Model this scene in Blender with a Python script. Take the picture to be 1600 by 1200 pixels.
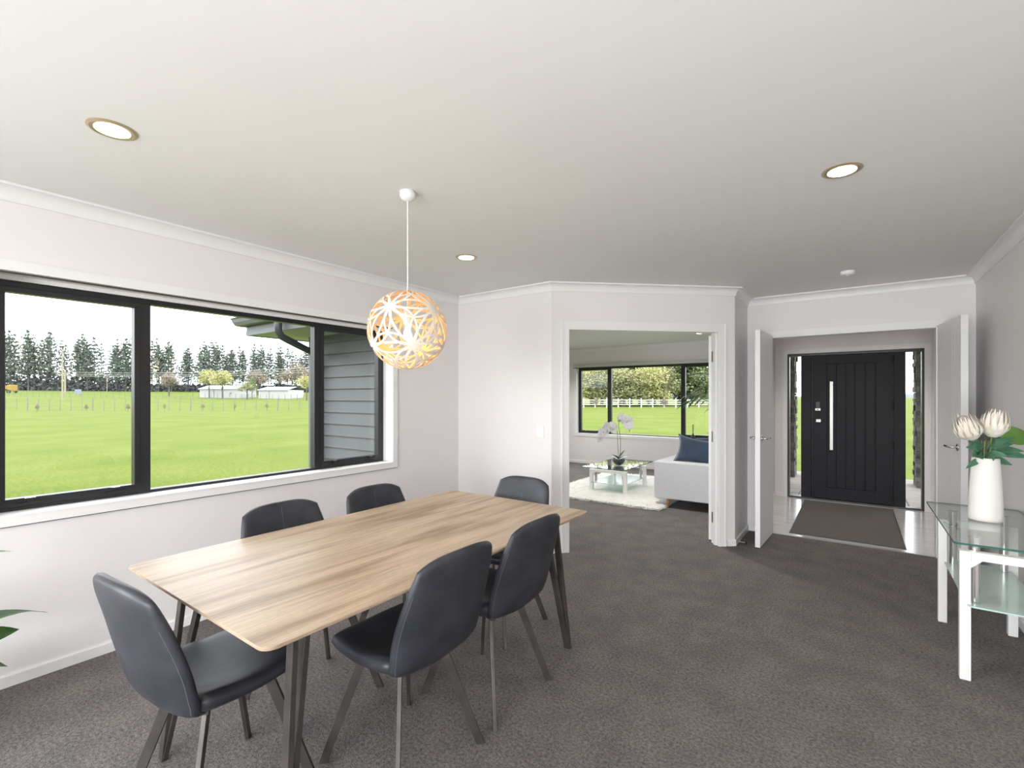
import bpy, bmesh, math, random
from math import sin, cos, pi, radians, sqrt, atan2
from mathutils import Vector, Matrix
R = random.Random(7)
S = bpy.context.scene
COL = S.collection
for o in list(bpy.data.objects): bpy.data.objects.remove(o)

# ------------------------------------------------------------------ camera
CAMX, CAMZ, YAW, FOC = 3.2956, 1.3879, 0.6236, 744.1
cam_d = bpy.data.cameras.new('camera'); cam = bpy.data.objects.new('camera', cam_d); COL.objects.link(cam)
cam.location = (CAMX, 0, CAMZ); cam.rotation_euler = (pi/2, 0, YAW)
cam_d.sensor_width = 36; cam_d.lens = FOC/1600*36; cam_d.shift_y = 0.01254
cam_d.clip_start = .02; cam_d.clip_end = 2000
S.camera = cam
# ------------------------------------------------------------------ look
S.view_settings.view_transform = 'Standard'; S.view_settings.look = 'None'
S.view_settings.gamma = 1; S.view_settings.use_curve_mapping = False
S.view_settings.exposure = 0.45
SKY = 4.2
W = bpy.data.worlds.new('sky'); S.world = W; W.use_nodes = True
nt = W.node_tree; nt.nodes.clear()
n_out = nt.nodes.new('ShaderNodeOutputWorld'); n_bg = nt.nodes.new('ShaderNodeBackground')
n_tc = nt.nodes.new('ShaderNodeTexCoord'); n_map = nt.nodes.new('ShaderNodeMapping'); n_no = nt.nodes.new('ShaderNodeTexNoise')
n_r = nt.nodes.new('ShaderNodeValToRGB')
n_map.inputs['Scale'].default_value = (1, 1, 3.2)
n_no.inputs['Scale'].default_value = 2.6; n_no.inputs['Detail'].default_value = 5
n_r.color_ramp.elements[0].position = .3; n_r.color_ramp.elements[0].color = (.74, .80, .90, 1)
n_r.color_ramp.elements[1].position = .65; n_r.color_ramp.elements[1].color = (1, 1, 1, 1)
nt.links.new(n_tc.outputs['Generated'], n_map.inputs['Vector']); nt.links.new(n_map.outputs[0], n_no.inputs['Vector'])
nt.links.new(n_no.outputs[0], n_r.inputs[0]); nt.links.new(n_r.outputs[0], n_bg.inputs[0])
n_bg.inputs[1].default_value = SKY; nt.links.new(n_bg.outputs[0], n_out.inputs[0])

def area(name, loc, rot, sx, sy, power=0, color=(1, 1, 1), portal=False):
    l = bpy.data.lights.new(name, 'AREA'); l.shape = 'RECTANGLE'; l.size = sx; l.size_y = sy
    l.energy = power; l.color = color
    if portal: l.cycles.is_portal = True
    o = bpy.data.objects.new(name, l); COL.objects.link(o); o.location = loc; o.rotation_euler = rot
    return o
# portals: they only guide sampling of the sky through the real openings
area('portal', (-.19, 1.575, 1.4), (0, -pi/2, 0), 1.16, 2.4, portal=True)
area('portal', (-.19, -2.2, 1.2), (0, -pi/2, 0), 2.0, 2.4, portal=True)
area('portal', (2.05, -4.4, 1.1), (pi/2, 0, 0), 3.3, 2.1, portal=True)
area('portal', (4.38, -2.6, 1.1), (0, pi/2, 0), 2.1, 2.2, portal=True)
area('portal', (.1, 9.3, 1.35), (-pi/2, 0, 0), 3.2, 1.36, portal=True)
area('portal', (-2.72, 6.4, 1.2), (0, -pi/2, 0), 2.0, 2.4, portal=True)
area('portal', (2.63, 7.9, 1.0), (-pi/2, 0, 0), .2, 1.95, portal=True)
area('portal', (3.88, 7.9, 1.0), (-pi/2, 0, 0), .2, 1.95, portal=True)
# added fill lamps: two at windows behind the viewer, one bounced off the ceiling
area('rear_fill', (3.1, -4.15, 1.15), (radians(90), 0, 0), 1.7, 1.9, 175, (.95, .97, 1))
area('side_fill', (.03, -2.2, 1.2), (radians(90), 0, radians(-90)), 2.3, 1.7, 85, (.95, .97, 1))
area('bounce_fill', (3.25, -.45, 1.15), (radians(150), 0, radians(25)), .8, .8, 8, (1, .985, .97))
# soft overcast sun
sl = bpy.data.lights.new('sun', 'SUN'); sl.energy = .9; sl.angle = radians(35); sl.color = (1, .98, .94)
so = bpy.data.objects.new('sun', sl); COL.objects.link(so); so.rotation_euler = (radians(27), 0, radians(-33))

# ------------------------------------------------------------------ materials
def new_mat(name):
    m = bpy.data.materials.new(name); m.use_nodes = True
    return m, m.node_tree, m.node_tree.nodes['Principled BSDF']
def N(t, kind, **kw):
    n = t.nodes.new(kind)
    for k, v in kw.items():
        if k in n.inputs: n.inputs[k].default_value = v
        else: setattr(n, k, v)
    return n
def mat(name, col, rough=.5, metal=0, col2=None, scale=20, stretch=(1, 1, 1), detail=4, bump=0, bscale=None, bdist=.002,
        lo=.35, hi=.65, coat=0, spec=None, coord='Object', sheen=0, trans=0, sss=0):
    m, t, b = new_mat(name)
    b.inputs['Base Color'].default_value = (*col, 1); b.inputs['Roughness'].default_value = rough
    b.inputs['Metallic'].default_value = metal
    if coat: b.inputs['Coat Weight'].default_value = coat; b.inputs['Coat Roughness'].default_value = .15
    if spec is not None: b.inputs['Specular IOR Level'].default_value = spec
    if sheen: b.inputs['Sheen Weight'].default_value = sheen
    tc = N(t, 'ShaderNodeTexCoord'); mp = N(t, 'ShaderNodeMapping'); mp.inputs['Scale'].default_value = stretch
    t.links.new(tc.outputs[coord], mp.inputs['Vector'])
    if col2:
        no = N(t, 'ShaderNodeTexNoise', Scale=scale, Detail=detail); rp = N(t, 'ShaderNodeValToRGB')
        rp.color_ramp.elements[0].position = lo; rp.color_ramp.elements[0].color = (*col, 1)
        rp.color_ramp.elements[1].position = hi; rp.color_ramp.elements[1].color = (*col2, 1)
        t.links.new(mp.outputs[0], no.inputs['Vector']); t.links.new(no.outputs[0], rp.inputs[0])
        t.links.new(rp.outputs[0], b.inputs['Base Color'])
    if bump:
        nb = N(t, 'ShaderNodeTexNoise', Scale=bscale or scale, Detail=3); bp = N(t, 'ShaderNodeBump', Strength=bump, Distance=bdist)
        t.links.new(mp.outputs[0], nb.inputs['Vector']); t.links.new(nb.outputs[0], bp.inputs['Height'])
        t.links.new(bp.outputs[0], b.inputs['Normal'])
    return m
def glass_mat(name, tint=(1, 1, 1), ior=1.45, rough=0.0, frost=0):
    m = bpy.data.materials.new(name); m.use_nodes = True; t = m.node_tree; t.nodes.clear()
    o = N(t, 'ShaderNodeOutputMaterial'); tr = N(t, 'ShaderNodeBsdfTransparent'); gl = N(t, 'ShaderNodeBsdfGlossy')
    mx = N(t, 'ShaderNodeMixShader'); lw = N(t, 'ShaderNodeLayerWeight', Blend=.5)
    pw = N(t, 'ShaderNodeMath', operation='POWER'); pw.inputs[1].default_value = 5; t.links.new(lw.outputs['Facing'], pw.inputs[0])
    f0 = ((ior-1)/(ior+1))**2; fr = N(t, 'ShaderNodeMath', operation='MULTIPLY_ADD'); fr.inputs[1].default_value = 1-f0; fr.inputs[2].default_value = f0; t.links.new(pw.outputs[0], fr.inputs[0])
    tr.inputs[0].default_value = (*tint, 1); gl.inputs['Roughness'].default_value = rough
    t.links.new(fr.outputs[0], mx.inputs[0]); t.links.new(gl.outputs[0], mx.inputs[2])
    if frost:
        df = N(t, 'ShaderNodeBsdfDiffuse'); df.inputs[0].default_value = (.80, .9, .87, 1)
        m2 = N(t, 'ShaderNodeMixShader'); m2.inputs[0].default_value = frost
        t.links.new(tr.outputs[0], m2.inputs[1]); t.links.new(df.outputs[0], m2.inputs[2]); t.links.new(m2.outputs[0], mx.inputs[1])
    else: t.links.new(tr.outputs[0], mx.inputs[1])
    t.links.new(mx.outputs[0], o.inputs[0])
    return m
def emit_mat(name, col, s):
    m = bpy.data.materials.new(name); m.use_nodes = True; t = m.node_tree; t.nodes.clear()
    o = N(t, 'ShaderNodeOutputMaterial'); e = N(t, 'ShaderNodeEmission'); e.inputs[0].default_value = (*col, 1); e.inputs[1].default_value = s
    t.links.new(e.outputs[0], o.inputs[0]); return m

M = {}
M['wall'] = mat('wall_paint', (.80, .77, .775), .55, bump=.05, bscale=160, bdist=.0006)
M['ceil'] = mat('ceiling_paint', (.80, .79, .78), .7, bump=.05, bscale=120, bdist=.0006)
M['trim'] = mat('trim_gloss_white', (.83, .82, .82), .42)
M['frame'] = mat('black_aluminium', (.012, .013, .015), .38, .0, bump=.02, bscale=300)
M['glass'] = glass_mat('window_glass', (.97, .985, .975), 1.5)
M['chrome'] = mat('chrome', (.72, .70, .69), .18, 1)
M['steel'] = mat('brushed_steel', (.36, .34, .32), .38, 1, bump=.05, bscale=80)
M['bronze'] = mat('dark_bronze_steel', (.058, .051, .049), .42, .5, col2=(.09, .08, .075), scale=9, bump=.04, bscale=200)
M['leather'] = mat('charcoal_leather', (.019, .0205, .028), .46, 0, col2=(.040, .042, .053), scale=7, detail=6, bump=.12, bscale=260, bdist=.0006)
M['stitch'] = mat('grey_stitching', (.10, .10, .11), .6)
M['white_lacquer'] = mat('white_lacquer', (.86, .85, .84), .16, coat=.3)
M['table_glass'] = glass_mat('clear_table_glass', (.95, .985, .975), 1.55)
M['glass_edge'] = mat('green_glass_edge', (.03, .12, .10), .12)
M['frost'] = glass_mat('frosted_glass', (.80, .93, .90), 1.4, .15, .5)
M['vase'] = mat('white_bisque', (.80, .775, .74), .55, bump=.08, bscale=60)
M['leaf'] = mat('leaf_green', (.06, .16, .05), .45, col2=(.12, .26, .09), scale=12)
M['leaf_blue'] = mat('leaf_bluegreen', (.05, .15, .09), .5, col2=(.10, .24, .14), scale=14)
M['leaf_bright'] = mat('leaf_bright_green', (.13, .30, .035), .4, col2=(.19, .38, .06), scale=8)
M['leaf_dark'] = mat('leaf_dark_green', (.018, .06, .016), .3, col2=(.05, .13, .035), scale=18)
M['petal'] = mat('protea_cream', (.80, .73, .60), .6, col2=(.86, .83, .74), scale=20)
M['petal_tip'] = mat('protea_heart', (.42, .33, .34), .8)
M['orchid'] = mat('orchid_white', (.86, .85, .87), .5)
M['orchid_heart'] = mat('orchid_heart', (.55, .42, .12), .6)
M['stem'] = mat('stem_green', (.16, .20, .06), .6)
M['stem_dark'] = mat('orchid_stem', (.06, .055, .05), .6)
M['bowl'] = mat('dark_bowl', (.02, .022, .024), .25, col2=(.06, .06, .065), scale=40)
M['sofa'] = mat('pale_grey_weave', (.58, .58, .61), .9, col2=(.66, .66, .69), scale=90, stretch=(1, 1, 1), bump=.25, bscale=400, bdist=.001, sheen=.2)
M['navy'] = mat('navy_velvet', (.010, .025, .058), .8, col2=(.018, .040, .082), scale=8, bump=.2, bscale=12, bdist=.01, sheen=.5)
M['beech'] = mat('beech_leg', (.36, .19, .09), .4, col2=(.44, .25, .12), scale=6, stretch=(6, 6, 1))
M['rug'] = mat('shaggy_white_wool', (.74, .72, .69), .95, col2=(.84, .82, .79), scale=14)
M['door'] = mat('black_door_paint', (.0065, .0072, .0105), .5, col2=(.0085, .0095, .0135), scale=5, bump=.03, bscale=120, spec=.25)
M['weather'] = mat('dark_grey_weatherboard', (.060, .064, .069), .5, col2=(.069, .073, .079), scale=4, bump=.05, bscale=60)
M['fascia'] = mat('grey_fascia', (0.1001, 0.104, 0.1155), .5)
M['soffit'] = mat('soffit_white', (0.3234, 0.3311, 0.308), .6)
M['mat'] = mat('entrance_mat_pile', (.07, .064, .060), .95, col2=(.20, .185, .172), scale=240, detail=2, bump=.5, bscale=420, bdist=.003)
M['black'] = mat('black_plastic', (.01, .01, .011), .4)
M['white_plastic'] = mat('white_plastic', (.84, .84, .85), .35)
M['pine'] = mat('hazy_pine_needles', (.085, .112, .086), .9, col2=(.115, .145, .105), scale=.6)  # distance haze is mixed into both needle colours
M['pine2'] = mat('hazy_pine_needles_blue', (.10, .128, .108), .9, col2=(.13, .16, .135), scale=.6)
M['bark'] = mat('grey_bark', (0.1001, 0.0924, 0.0886), .9)
M['hedge'] = mat('dark_understory', (.060, .066, .070), .95, col2=(.09, .097, .10), scale=.8)
M['fol_yellow'] = mat('yellow_green_foliage', (0.335, 0.335, 0.123), .8, col2=(0.469, 0.447, 0.223), scale=.8)
M['fol_olive'] = mat('olive_foliage', (0.212, 0.223, 0.100), .8, col2=(0.324, 0.324, 0.167), scale=.8)
M['fol_green'] = mat('deep_green_foliage', (0.112, 0.151, 0.067), .8, col2=(0.212, 0.257, 0.123), scale=.8)
M['fol_brown'] = mat('russet_foliage', (0.2077, 0.1730, 0.1314), .8, col2=(0.2771, 0.2356, 0.1866), scale=.8)
M['post'] = mat('weathered_post', (0.154, 0.1463, 0.1309), .9, col2=(0.2156, 0.2002, 0.1771), scale=4)
M['white_rail'] = mat('white_painted_rail', (.50, .48, .45), .8, col2=(.36, .34, .32), scale=1.5)
M['shed'] = mat('white_shed_cladding', (0.3740, 0.3740, 0.3825), .7)
M['shed_roof'] = mat('pale_iron_roof', (.40, .41, .43), .4)
M['stone'] = mat('schist', (0.0162, 0.0139, 0.0125), .8, col2=(0.0601, 0.0532, 0.0462), scale=9, detail=6, bump=.6, bscale=30, bdist=.006)
M['stone2'] = mat('pale_schist', (0.0416, 0.0370, 0.0323), .8, col2=(0.0878, 0.0785, 0.0693), scale=9, detail=6, bump=.6, bscale=30, bdist=.006)
M['paver'] = mat('cream_paver', (0.1771, 0.154, 0.1309), .8, col2=(0.2156, 0.1925, 0.1617), scale=5, bump=.1, bscale=60)
M['hill'] = mat('hazy_hill', (0.0924, 0.1155, 0.1463), 1)
M['downlight'] = emit_mat('downlight_glow', (1, .80, .52), 14)
M['bulb'] = emit_mat('bulb_glow', (1, .82, .58), 5)
M['brass'] = mat('satin_brass_rim', (.55, .44, .30), .35, .7)
M['lamp_out'] = mat('lamp_white_paint', (.80, .72, .64), .55)
M['lamp_in'] = mat('lamp_bamboo_inside', (.80, .50, .24), .6)
M['sign'] = mat('pale_blue_board', (0.1694, 0.2079, 0.2618), .6)
M['yellow'] = mat('yellow_paint', (0.2695, 0.1694, 0.0231), .6)

def carpet_mat():
    m, t, b = new_mat('charcoal_loop_carpet'); b.inputs['Roughness'].default_value = .95
    b.inputs['Specular IOR Level'].default_value = .15
    tc = N(t, 'ShaderNodeTexCoord')
    n1 = N(t, 'ShaderNodeTexNoise', Scale=75, Detail=9, Roughness=.88); n2 = N(t, 'ShaderNodeTexNoise', Scale=5, Detail=4)
    v = N(t, 'ShaderNodeTexVoronoi', Scale=190)
    for n in (n1, n2, v): t.links.new(tc.outputs['Object'], n.inputs['Vector'])
    r1 = N(t, 'ShaderNodeValToRGB'); e = r1.color_ramp.elements
    e[0].position = .36; e[0].color = (.030, .028, .027, 1); e[1].position = .64; e[1].color = (.29, .268, .262, 1)
    t.links.new(n1.outputs[0], r1.inputs[0])
    r2 = N(t, 'ShaderNodeValToRGB'); e = r2.color_ramp.elements
    e[0].position = .35; e[0].color = (.88, .88, .88, 1); e[1].position = .65; e[1].color = (1.1, 1.07, 1.05, 1)
    t.links.new(n2.outputs[0], r2.inputs[0])
    mx = N(t, 'ShaderNodeMix', data_type='RGBA', blend_type='MULTIPLY'); mx.inputs[0].default_value = 1
    t.links.new(r1.outputs[0], mx.inputs[6]); t.links.new(r2.outputs[0], mx.inputs[7]); t.links.new(mx.outputs[2], b.inputs['Base Color'])
    bp = N(t, 'ShaderNodeBump', Strength=.35, Distance=.004); t.links.new(v.outputs[0], bp.inputs['Height']); t.links.new(bp.outputs[0], b.inputs['Normal'])
    return m
M['carpet'] = carpet_mat()
def oak_mat():
    m, t, b = new_mat('light_oak_laminate'); b.inputs['Roughness'].default_value = .38
    b.inputs['Specular IOR Level'].default_value = .32
    tc = N(t, 'ShaderNodeTexCoord')
    def noise(sc, st, det=4, dist=0):
        mp = N(t, 'ShaderNodeMapping'); mp.inputs['Scale'].default_value = st
        n = N(t, 'ShaderNodeTexNoise', Scale=sc, Detail=det, Distortion=dist)
        t.links.new(tc.outputs['Object'], mp.inputs['Vector']); t.links.new(mp.outputs[0], n.inputs['Vector']); return n
    a = noise(2.6, (4.6, .45, 1), 3, .5); f = noise(14, (9, .35, 1), 6, .2); g = noise(70, (10, .8, 1), 3)
    ra = N(t, 'ShaderNodeValToRGB'); e = ra.color_ramp.elements
    e[0].position = .36; e[0].color = (.345, .240, .150, 1); e[1].position = .56; e[1].color = (.56, .435, .315, 1)
    el = ra.color_ramp.elements.new(.46); el.color = (.47, .352, .245, 1)
    rf = N(t, 'ShaderNodeValToRGB'); e = rf.color_ramp.elements
    e[0].position = .35; e[0].color = (.87, .855, .84, 1); e[1].position = .62; e[1].color = (1.08, 1.06, 1.04, 1)
    rg = N(t, 'ShaderNodeValToRGB'); e = rg.color_ramp.elements
    e[0].position = .3; e[0].color = (.85, .84, .82, 1); e[1].position = .6; e[1].color = (1.04, 1.04, 1.04, 1)
    t.links.new(a.outputs[0], ra.inputs[0]); t.links.new(f.outputs[0], rf.inputs[0]); t.links.new(g.outputs[0], rg.inputs[0])
    m1 = N(t, 'ShaderNodeMix', data_type='RGBA', blend_type='MULTIPLY'); m1.inputs[0].default_value = 1
    m2 = N(t, 'ShaderNodeMix', data_type='RGBA', blend_type='MULTIPLY'); m2.inputs[0].default_value = 1
    t.links.new(ra.outputs[0], m1.inputs[6]); t.links.new(rf.outputs[0], m1.inputs[7])
    t.links.new(m1.outputs[2], m2.inputs[6]); t.links.new(rg.outputs[0], m2.inputs[7]); t.links.new(m2.outputs[2], b.inputs['Base Color'])
    return m
M['oak'] = oak_mat()
M['oak_edge'] = mat('oak_edge_band', (.33, .23, .16), .45, col2=(.45, .34, .25), scale=30, stretch=(1, 1, 8))
M['tile'] = mat('pale_grey_floor_tile', (.56, .55, .54), .16, col2=(.66, .65, .64), scale=3, detail=6, stretch=(1, 4, 1), coat=.2)
def grass_mat():
    m, t, b = new_mat('lawn_grass'); b.inputs['Roughness'].default_value = .95; b.inputs['Specular IOR Level'].default_value = .1
    tc = N(t, 'ShaderNodeTexCoord'); a = N(t, 'ShaderNodeTexNoise', Scale=.35, Detail=6, Roughness=.6); f = N(t, 'ShaderNodeTexNoise', Scale=14, Detail=8, Roughness=.82)
    for n in (a, f): t.links.new(tc.outputs['Object'], n.inputs['Vector'])
    r = N(t, 'ShaderNodeValToRGB'); e = r.color_ramp.elements
    e[0].position = .35; e[0].color = (.087, .120, .0145, 1); e[1].position = .65; e[1].color = (.122, .146, .027, 1)
    q = N(t, 'ShaderNodeValToRGB'); e = q.color_ramp.elements
    e[0].position = .34; e[0].color = (.50, .58, .45, 1); e[1].position = .60; e[1].color = (1.18, 1.15, 1.2, 1)
    t.links.new(a.outputs[0], r.inputs[0]); t.links.new(f.outputs[0], q.inputs[0])
    mx = N(t, 'ShaderNodeMix', data_type='RGBA', blend_type='MULTIPLY'); mx.inputs[0].default_value = 1
    t.links.new(r.outputs[0], mx.inputs[6]); t.links.new(q.outputs[0], mx.inputs[7]); t.links.new(mx.outputs[2], b.inputs['Base Color'])
    bp = N(t, 'ShaderNodeBump', Strength=.5, Distance=.04); t.links.new(f.outputs[0], bp.inputs['Height']); t.links.new(bp.outputs[0], b.inputs['Normal'])
    return m
M['grass'] = grass_mat()

# ------------------------------------------------------------------ mesh helpers
class MB:
    def __init__(s): s.v = []; s.f = []; s.mi = []
    def add(s, vs, fs, mi=0):
        k = len(s.v); s.v += [tuple(p) for p in vs]; s.f += [tuple(i+k for i in f) for f in fs]; s.mi += [mi]*len(fs); return s
    def box(s, x0, x1, y0, y1, z0, z1, mi=0):
        return s.add([(x0, y0, z0), (x1, y0, z0), (x1, y1, z0), (x0, y1, z0), (x0, y0, z1), (x1, y0, z1), (x1, y1, z1), (x0, y1, z1)],
                     [(0, 3, 2, 1), (4, 5, 6, 7), (0, 1, 5, 4), (1, 2, 6, 5), (2, 3, 7, 6), (3, 0, 4, 7)], mi)
    def prism(s, poly, z0, z1, mi=0):
        n = len(poly)
        vs = [(x, y, z0) for x, y in poly] + [(x, y, z1) for x, y in poly]
        return s.add(vs, [tuple(range(n))[::-1], tuple(range(n, 2*n))] + [(i, (i+1) % n, n+(i+1) % n, n+i) for i in range(n)], mi)
    def hexa(s, b, t, mi=0):          # bottom and top quads
        return s.add(list(b)+list(t), [(0, 3, 2, 1), (4, 5, 6, 7), (0, 1, 5, 4), (1, 2, 6, 5), (2, 3, 7, 6), (3, 0, 4, 7)], mi)
    def bar(s, p, q, w, d, ref=(0, 0, 1), mi=0):   # rectangular bar p->q, w along ref-ish, d across
        p = Vector(p); q = Vector(q); a = (q-p).normalized(); r = Vector(ref); r = (r-a*r.dot(a)).normalized(); u = a.cross(r)
        c = [(-1, -1), (1, -1), (1, 1), (-1, 1)]
        return s.hexa([p+r*w/2*i+u*d/2*j for i, j in c], [q+r*w/2*i+u*d/2*j for i, j in c], mi)
    def tube(s, pts, rad, n=8, mi=0, caps=True):
        pts = [Vector(p) for p in pts]; m = len(pts)
        rr = rad if isinstance(rad, (list, tuple)) else [rad]*m
        vs = []; up = None
        for i, p in enumerate(pts):
            a = (pts[min(i+1, m-1)]-pts[max(i-1, 0)]).normalized()
            if up is None: up = Vector((0, 0, 1)) if abs(a.z) < .9 else Vector((1, 0, 0))
            up = (up-a*up.dot(a)).normalized(); w = a.cross(up)
            vs += [p+(up*cos(2*pi*k/n)+w*sin(2*pi*k/n))*rr[i] for k in range(n)]
        fs = [(i*n+k, i*n+(k+1) % n, (i+1)*n+(k+1) % n, (i+1)*n+k) for i in range(m-1) for k in range(n)]
        if caps: fs += [tuple(range(n))[::-1], tuple(range((m-1)*n, m*n))]
        return s.add(vs, fs, mi)
    def lathe(s, prof, n=24, c=(0, 0, 0), mi=0, close=False):
        vs = []
        for r, z in prof: vs += [(c[0]+r*cos(2*pi*k/n), c[1]+r*sin(2*pi*k/n), c[2]+z) for k in range(n)]
        m = len(prof)
        fs = [(i*n+k, i*n+(k+1) % n, (i+1)*n+(k+1) % n, (i+1)*n+k) for i in range(m-1) for k in range(n)]
        if prof[0][0] > 1e-6: fs.append(tuple(range(n))[::-1])
        if prof[-1][0] > 1e-6 and not close: fs.append(tuple(range((m-1)*n, m*n)))
        return s.add(vs, fs, mi)
    def sweep(s, path, prof, side=1, mi=0):
        """profile (offset, z) swept along a plan path; offset goes to the right of travel * side"""
        P = [Vector(p) for p in path]; n = len(P); vs = []
        for i, p in enumerate(P):
            d0 = (P[i]-P[i-1]).normalized() if i else (P[1]-P[0]).normalized()
            d1 = (P[i+1]-P[i]).normalized() if i < n-1 else d0
            n0 = Vector((d0.y, -d0.x))*side; n1 = Vector((d1.y, -d1.x))*side
            b = (n0+n1).normalized(); k = 1/max(.3, b.dot(n0))
            vs += [(p.x+b.x*k*o, p.y+b.y*k*o, z) for o, z in prof]
        m = len(prof)
        fs = [(i*m+j, i*m+(j+1) % m, (i+1)*m+(j+1) % m, (i+1)*m+j) for i in range(n-1) for j in range(m)]
        fs += [tuple(range(m)), tuple(range((n-1)*m, n*m))[::-1]]
        return s.add(vs, fs, mi)
    def build(s, name, mats, parent=None, smooth=False, bevel=0, seg=2, loc=None, rz=0, kind=None, fix=True):
        me = bpy.data.meshes.new(name); me.from_pydata([tuple(v) for v in s.v], [], s.f)
        ms = mats if isinstance(mats, (list, tuple)) else [mats]
        for m in ms: me.materials.append(M[m] if isinstance(m, str) else m)
        if len(ms) > 1: me.polygons.foreach_set('material_index', s.mi)
        if fix and len(s.f) < 40000:
            bm = bmesh.new(); bm.from_mesh(me); bmesh.ops.recalc_face_normals(bm, faces=bm.faces); bm.to_mesh(me); bm.free()
        if smooth: me.polygons.foreach_set('use_smooth', [True]*len(me.polygons))
        me.update()
        o = bpy.data.objects.new(name, me); COL.objects.link(o)
        if parent: o.parent = parent
        if loc: o.location = loc
        o.rotation_euler.z = rz
        if kind: o['kind'] = kind
        if bevel:
            b = o.modifiers.new('bevel', 'BEVEL'); b.width = bevel; b.segments = seg; b.limit_method = 'ANGLE'; b.angle_limit = radians(40)
        return o
def tag(o, label=None, cat=None, group=None, kind=None):
    if label: o['label'] = label
    if cat: o['category'] = cat
    if group: o['group'] = group
    if kind: o['kind'] = kind
    return o
def thing(name, loc=(0, 0, 0), rz=0, label=None, cat=None, group=None, kind=None):
    o = bpy.data.objects.new(name, None); COL.objects.link(o); o.location = loc; o.rotation_euler = (0, 0, rz)
    o.empty_display_size = .1
    return tag(o, label, cat, group, kind)
def copy_tree(o, parent=None):
    c = o.copy(); COL.objects.link(c)
    if parent: c.parent = parent
    for ch in list(o.children): copy_tree(ch, c)
    return c
def smooth_angle(o): pass

# ================================================================== STRUCTURE
H = 2.4
A = Vector((1.1085, 3.64)); B = Vector((2.3897, 4.8179)); YE = 5.4633; XF = 4.1136
CD = (B-A).normalized(); CN = Vector((-CD.y, CD.x))
def cpt(s, o=0): p = A+CD*s+CN*o; return (p.x, p.y)
s0, s1 = .158, 1.582            # opening in the diagonal wall
def wall_x(name, x0, x1, y0, y1, holes, z1=H, m='wall'):   # wall running along y with holes (ya, yb, za, zb)
    b = MB(); y = y0
    for ya, yb, za, zb in sorted(holes):
        if ya > y: b.box(x0, x1, y, ya, 0, z1)
        if za > 0: b.box(x0, x1, ya, yb, 0, za)
        if zb < z1: b.box(x0, x1, ya, yb, zb, z1)
        y = yb
    if y < y1: b.box(x0, x1, y, y1, 0, z1)
    return tag(b.build(name, m), kind='structure')
def wall_y(name, y0, y1, x0, x1, holes, z1=H, m='wall'):
    b = MB(); x = x0
    for xa, xb, za, zb in sorted(holes):
        if xa > x: b.box(x, xa, y0, y1, 0, z1)
        if za > 0: b.box(xa, xb, y0, y1, 0, za)
        if zb < z1: b.box(xa, xb, y0, y1, zb, z1)
        x = xb
    if x < x1: b.box(x, x1, y0, y1, 0, z1)
    return tag(b.build(name, m), kind='structure')
# floors
b = MB(); b.box(-.2, 4.25, -4.3, 3.7, -.1, 0); b.box(-2.6, 2.39, 3.7, 9.15, -.1, 0); b.box(2.39, 4.25, 3.7, 5.478, -.1, 0)
tag(b.build('floor', 'carpet'), 'dark grey speckled loop carpet', kind='structure')
fe = thing('floor_entry', kind='structure')
b = MB(); b.box(2.39, 4.25, 5.478, 7.8, -.1, -.006); b.build('grout_bed', mat('grout', (.30, .29, .28), .8), fe)
b = MB(); b.box(2.40, 4.11, 5.482, 5.50, -.01, .003); b.build('edge_trim', 'steel', fe)
tw = .583
for i in range(3):
    for j in range(4):
        x0 = 2.39+i*tw; y0 = 5.504+j*.583
        MB().box(x0+.001, min(x0+tw-.001, 4.12), y0+.001, min(y0+.582, 7.62), -.01, 0).build('floor_tile', 'tile', fe)
# ceiling
b = MB(); b.box(-.2, 4.25, -4.3, 3.7, H, H+.1); b.box(-2.6, 2.39, 3.7, 9.15, H, H+.1); b.box(2.39, 4.25, 3.7, 7.8, H, H+.1)
tag(b.build('ceiling', 'ceil'), kind='structure')
# walls
WY0, WY1, WZ0, WZ1 = .388, 2.79, .815, 1.993
wall_x('wall_left', -.2, 0, -4.2, 3.64, [(WY0, WY1, WZ0, WZ1), (-3.4, -1.0, .3, 2.1)])
wall_x('wall_right', XF, 4.25, -4.2, 7.8, [(-3.7, -1.5, .05, 2.1)])
wall_y('wall_rear', -4.35, -4.2, -.2, 4.25, [(.4, 3.7, .05, 2.1)])
wall_y('wall_back', 3.64, 3.76, -.2, A.x, [])
b = MB()
def cq(sa, sb, z0, z1):
    b.prism([cpt(sa), cpt(sb), cpt(sb, .12), cpt(sa, .12)], z0, z1)
L = (B-A).length
b.prism([tuple(A), cpt(s0), cpt(s0, .12), (A.x, 3.76)], 0, H)
cq(s0, s1, 1.997, H)
b.prism([cpt(s1), tuple(B), (2.27, 4.87), cpt(s1, .12)], 0, H)
tag(b.build('wall_diagonal', 'wall'), kind='structure')
wall_x('wall_entry_left', 2.27, 2.3897, 4.87, 9.15, [])
MB().prism([(2.27, 4.87), (B.x, B.y), (2.3897, 4.87)], 0, H).build('wall_corner', 'wall', kind='structure')
wall_y('wall_entry_opening', YE, YE+.12, 2.3897, XF, [(2.60, 3.872, 0, 1.995)])
DX0, DX1, DZ = 2.534, 3.987, 1.98
wall_y('wall_front', 7.6, 7.8, 2.3897, 4.1136, [(DX0, DX1, 0, DZ)])
LX0, LX1, LZ0, LZ1 = -1.47, 1.66, .62, 1.998
wall_y('wall_far', 8.97, 9.15, -2.52, 2.27, [(LX0, LX1, LZ0, LZ1)])
wall_x('wall_living_left', -2.6, -2.4, 3.76, 9.15, [(5.2, 7.6, .3, 2.1)])

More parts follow.
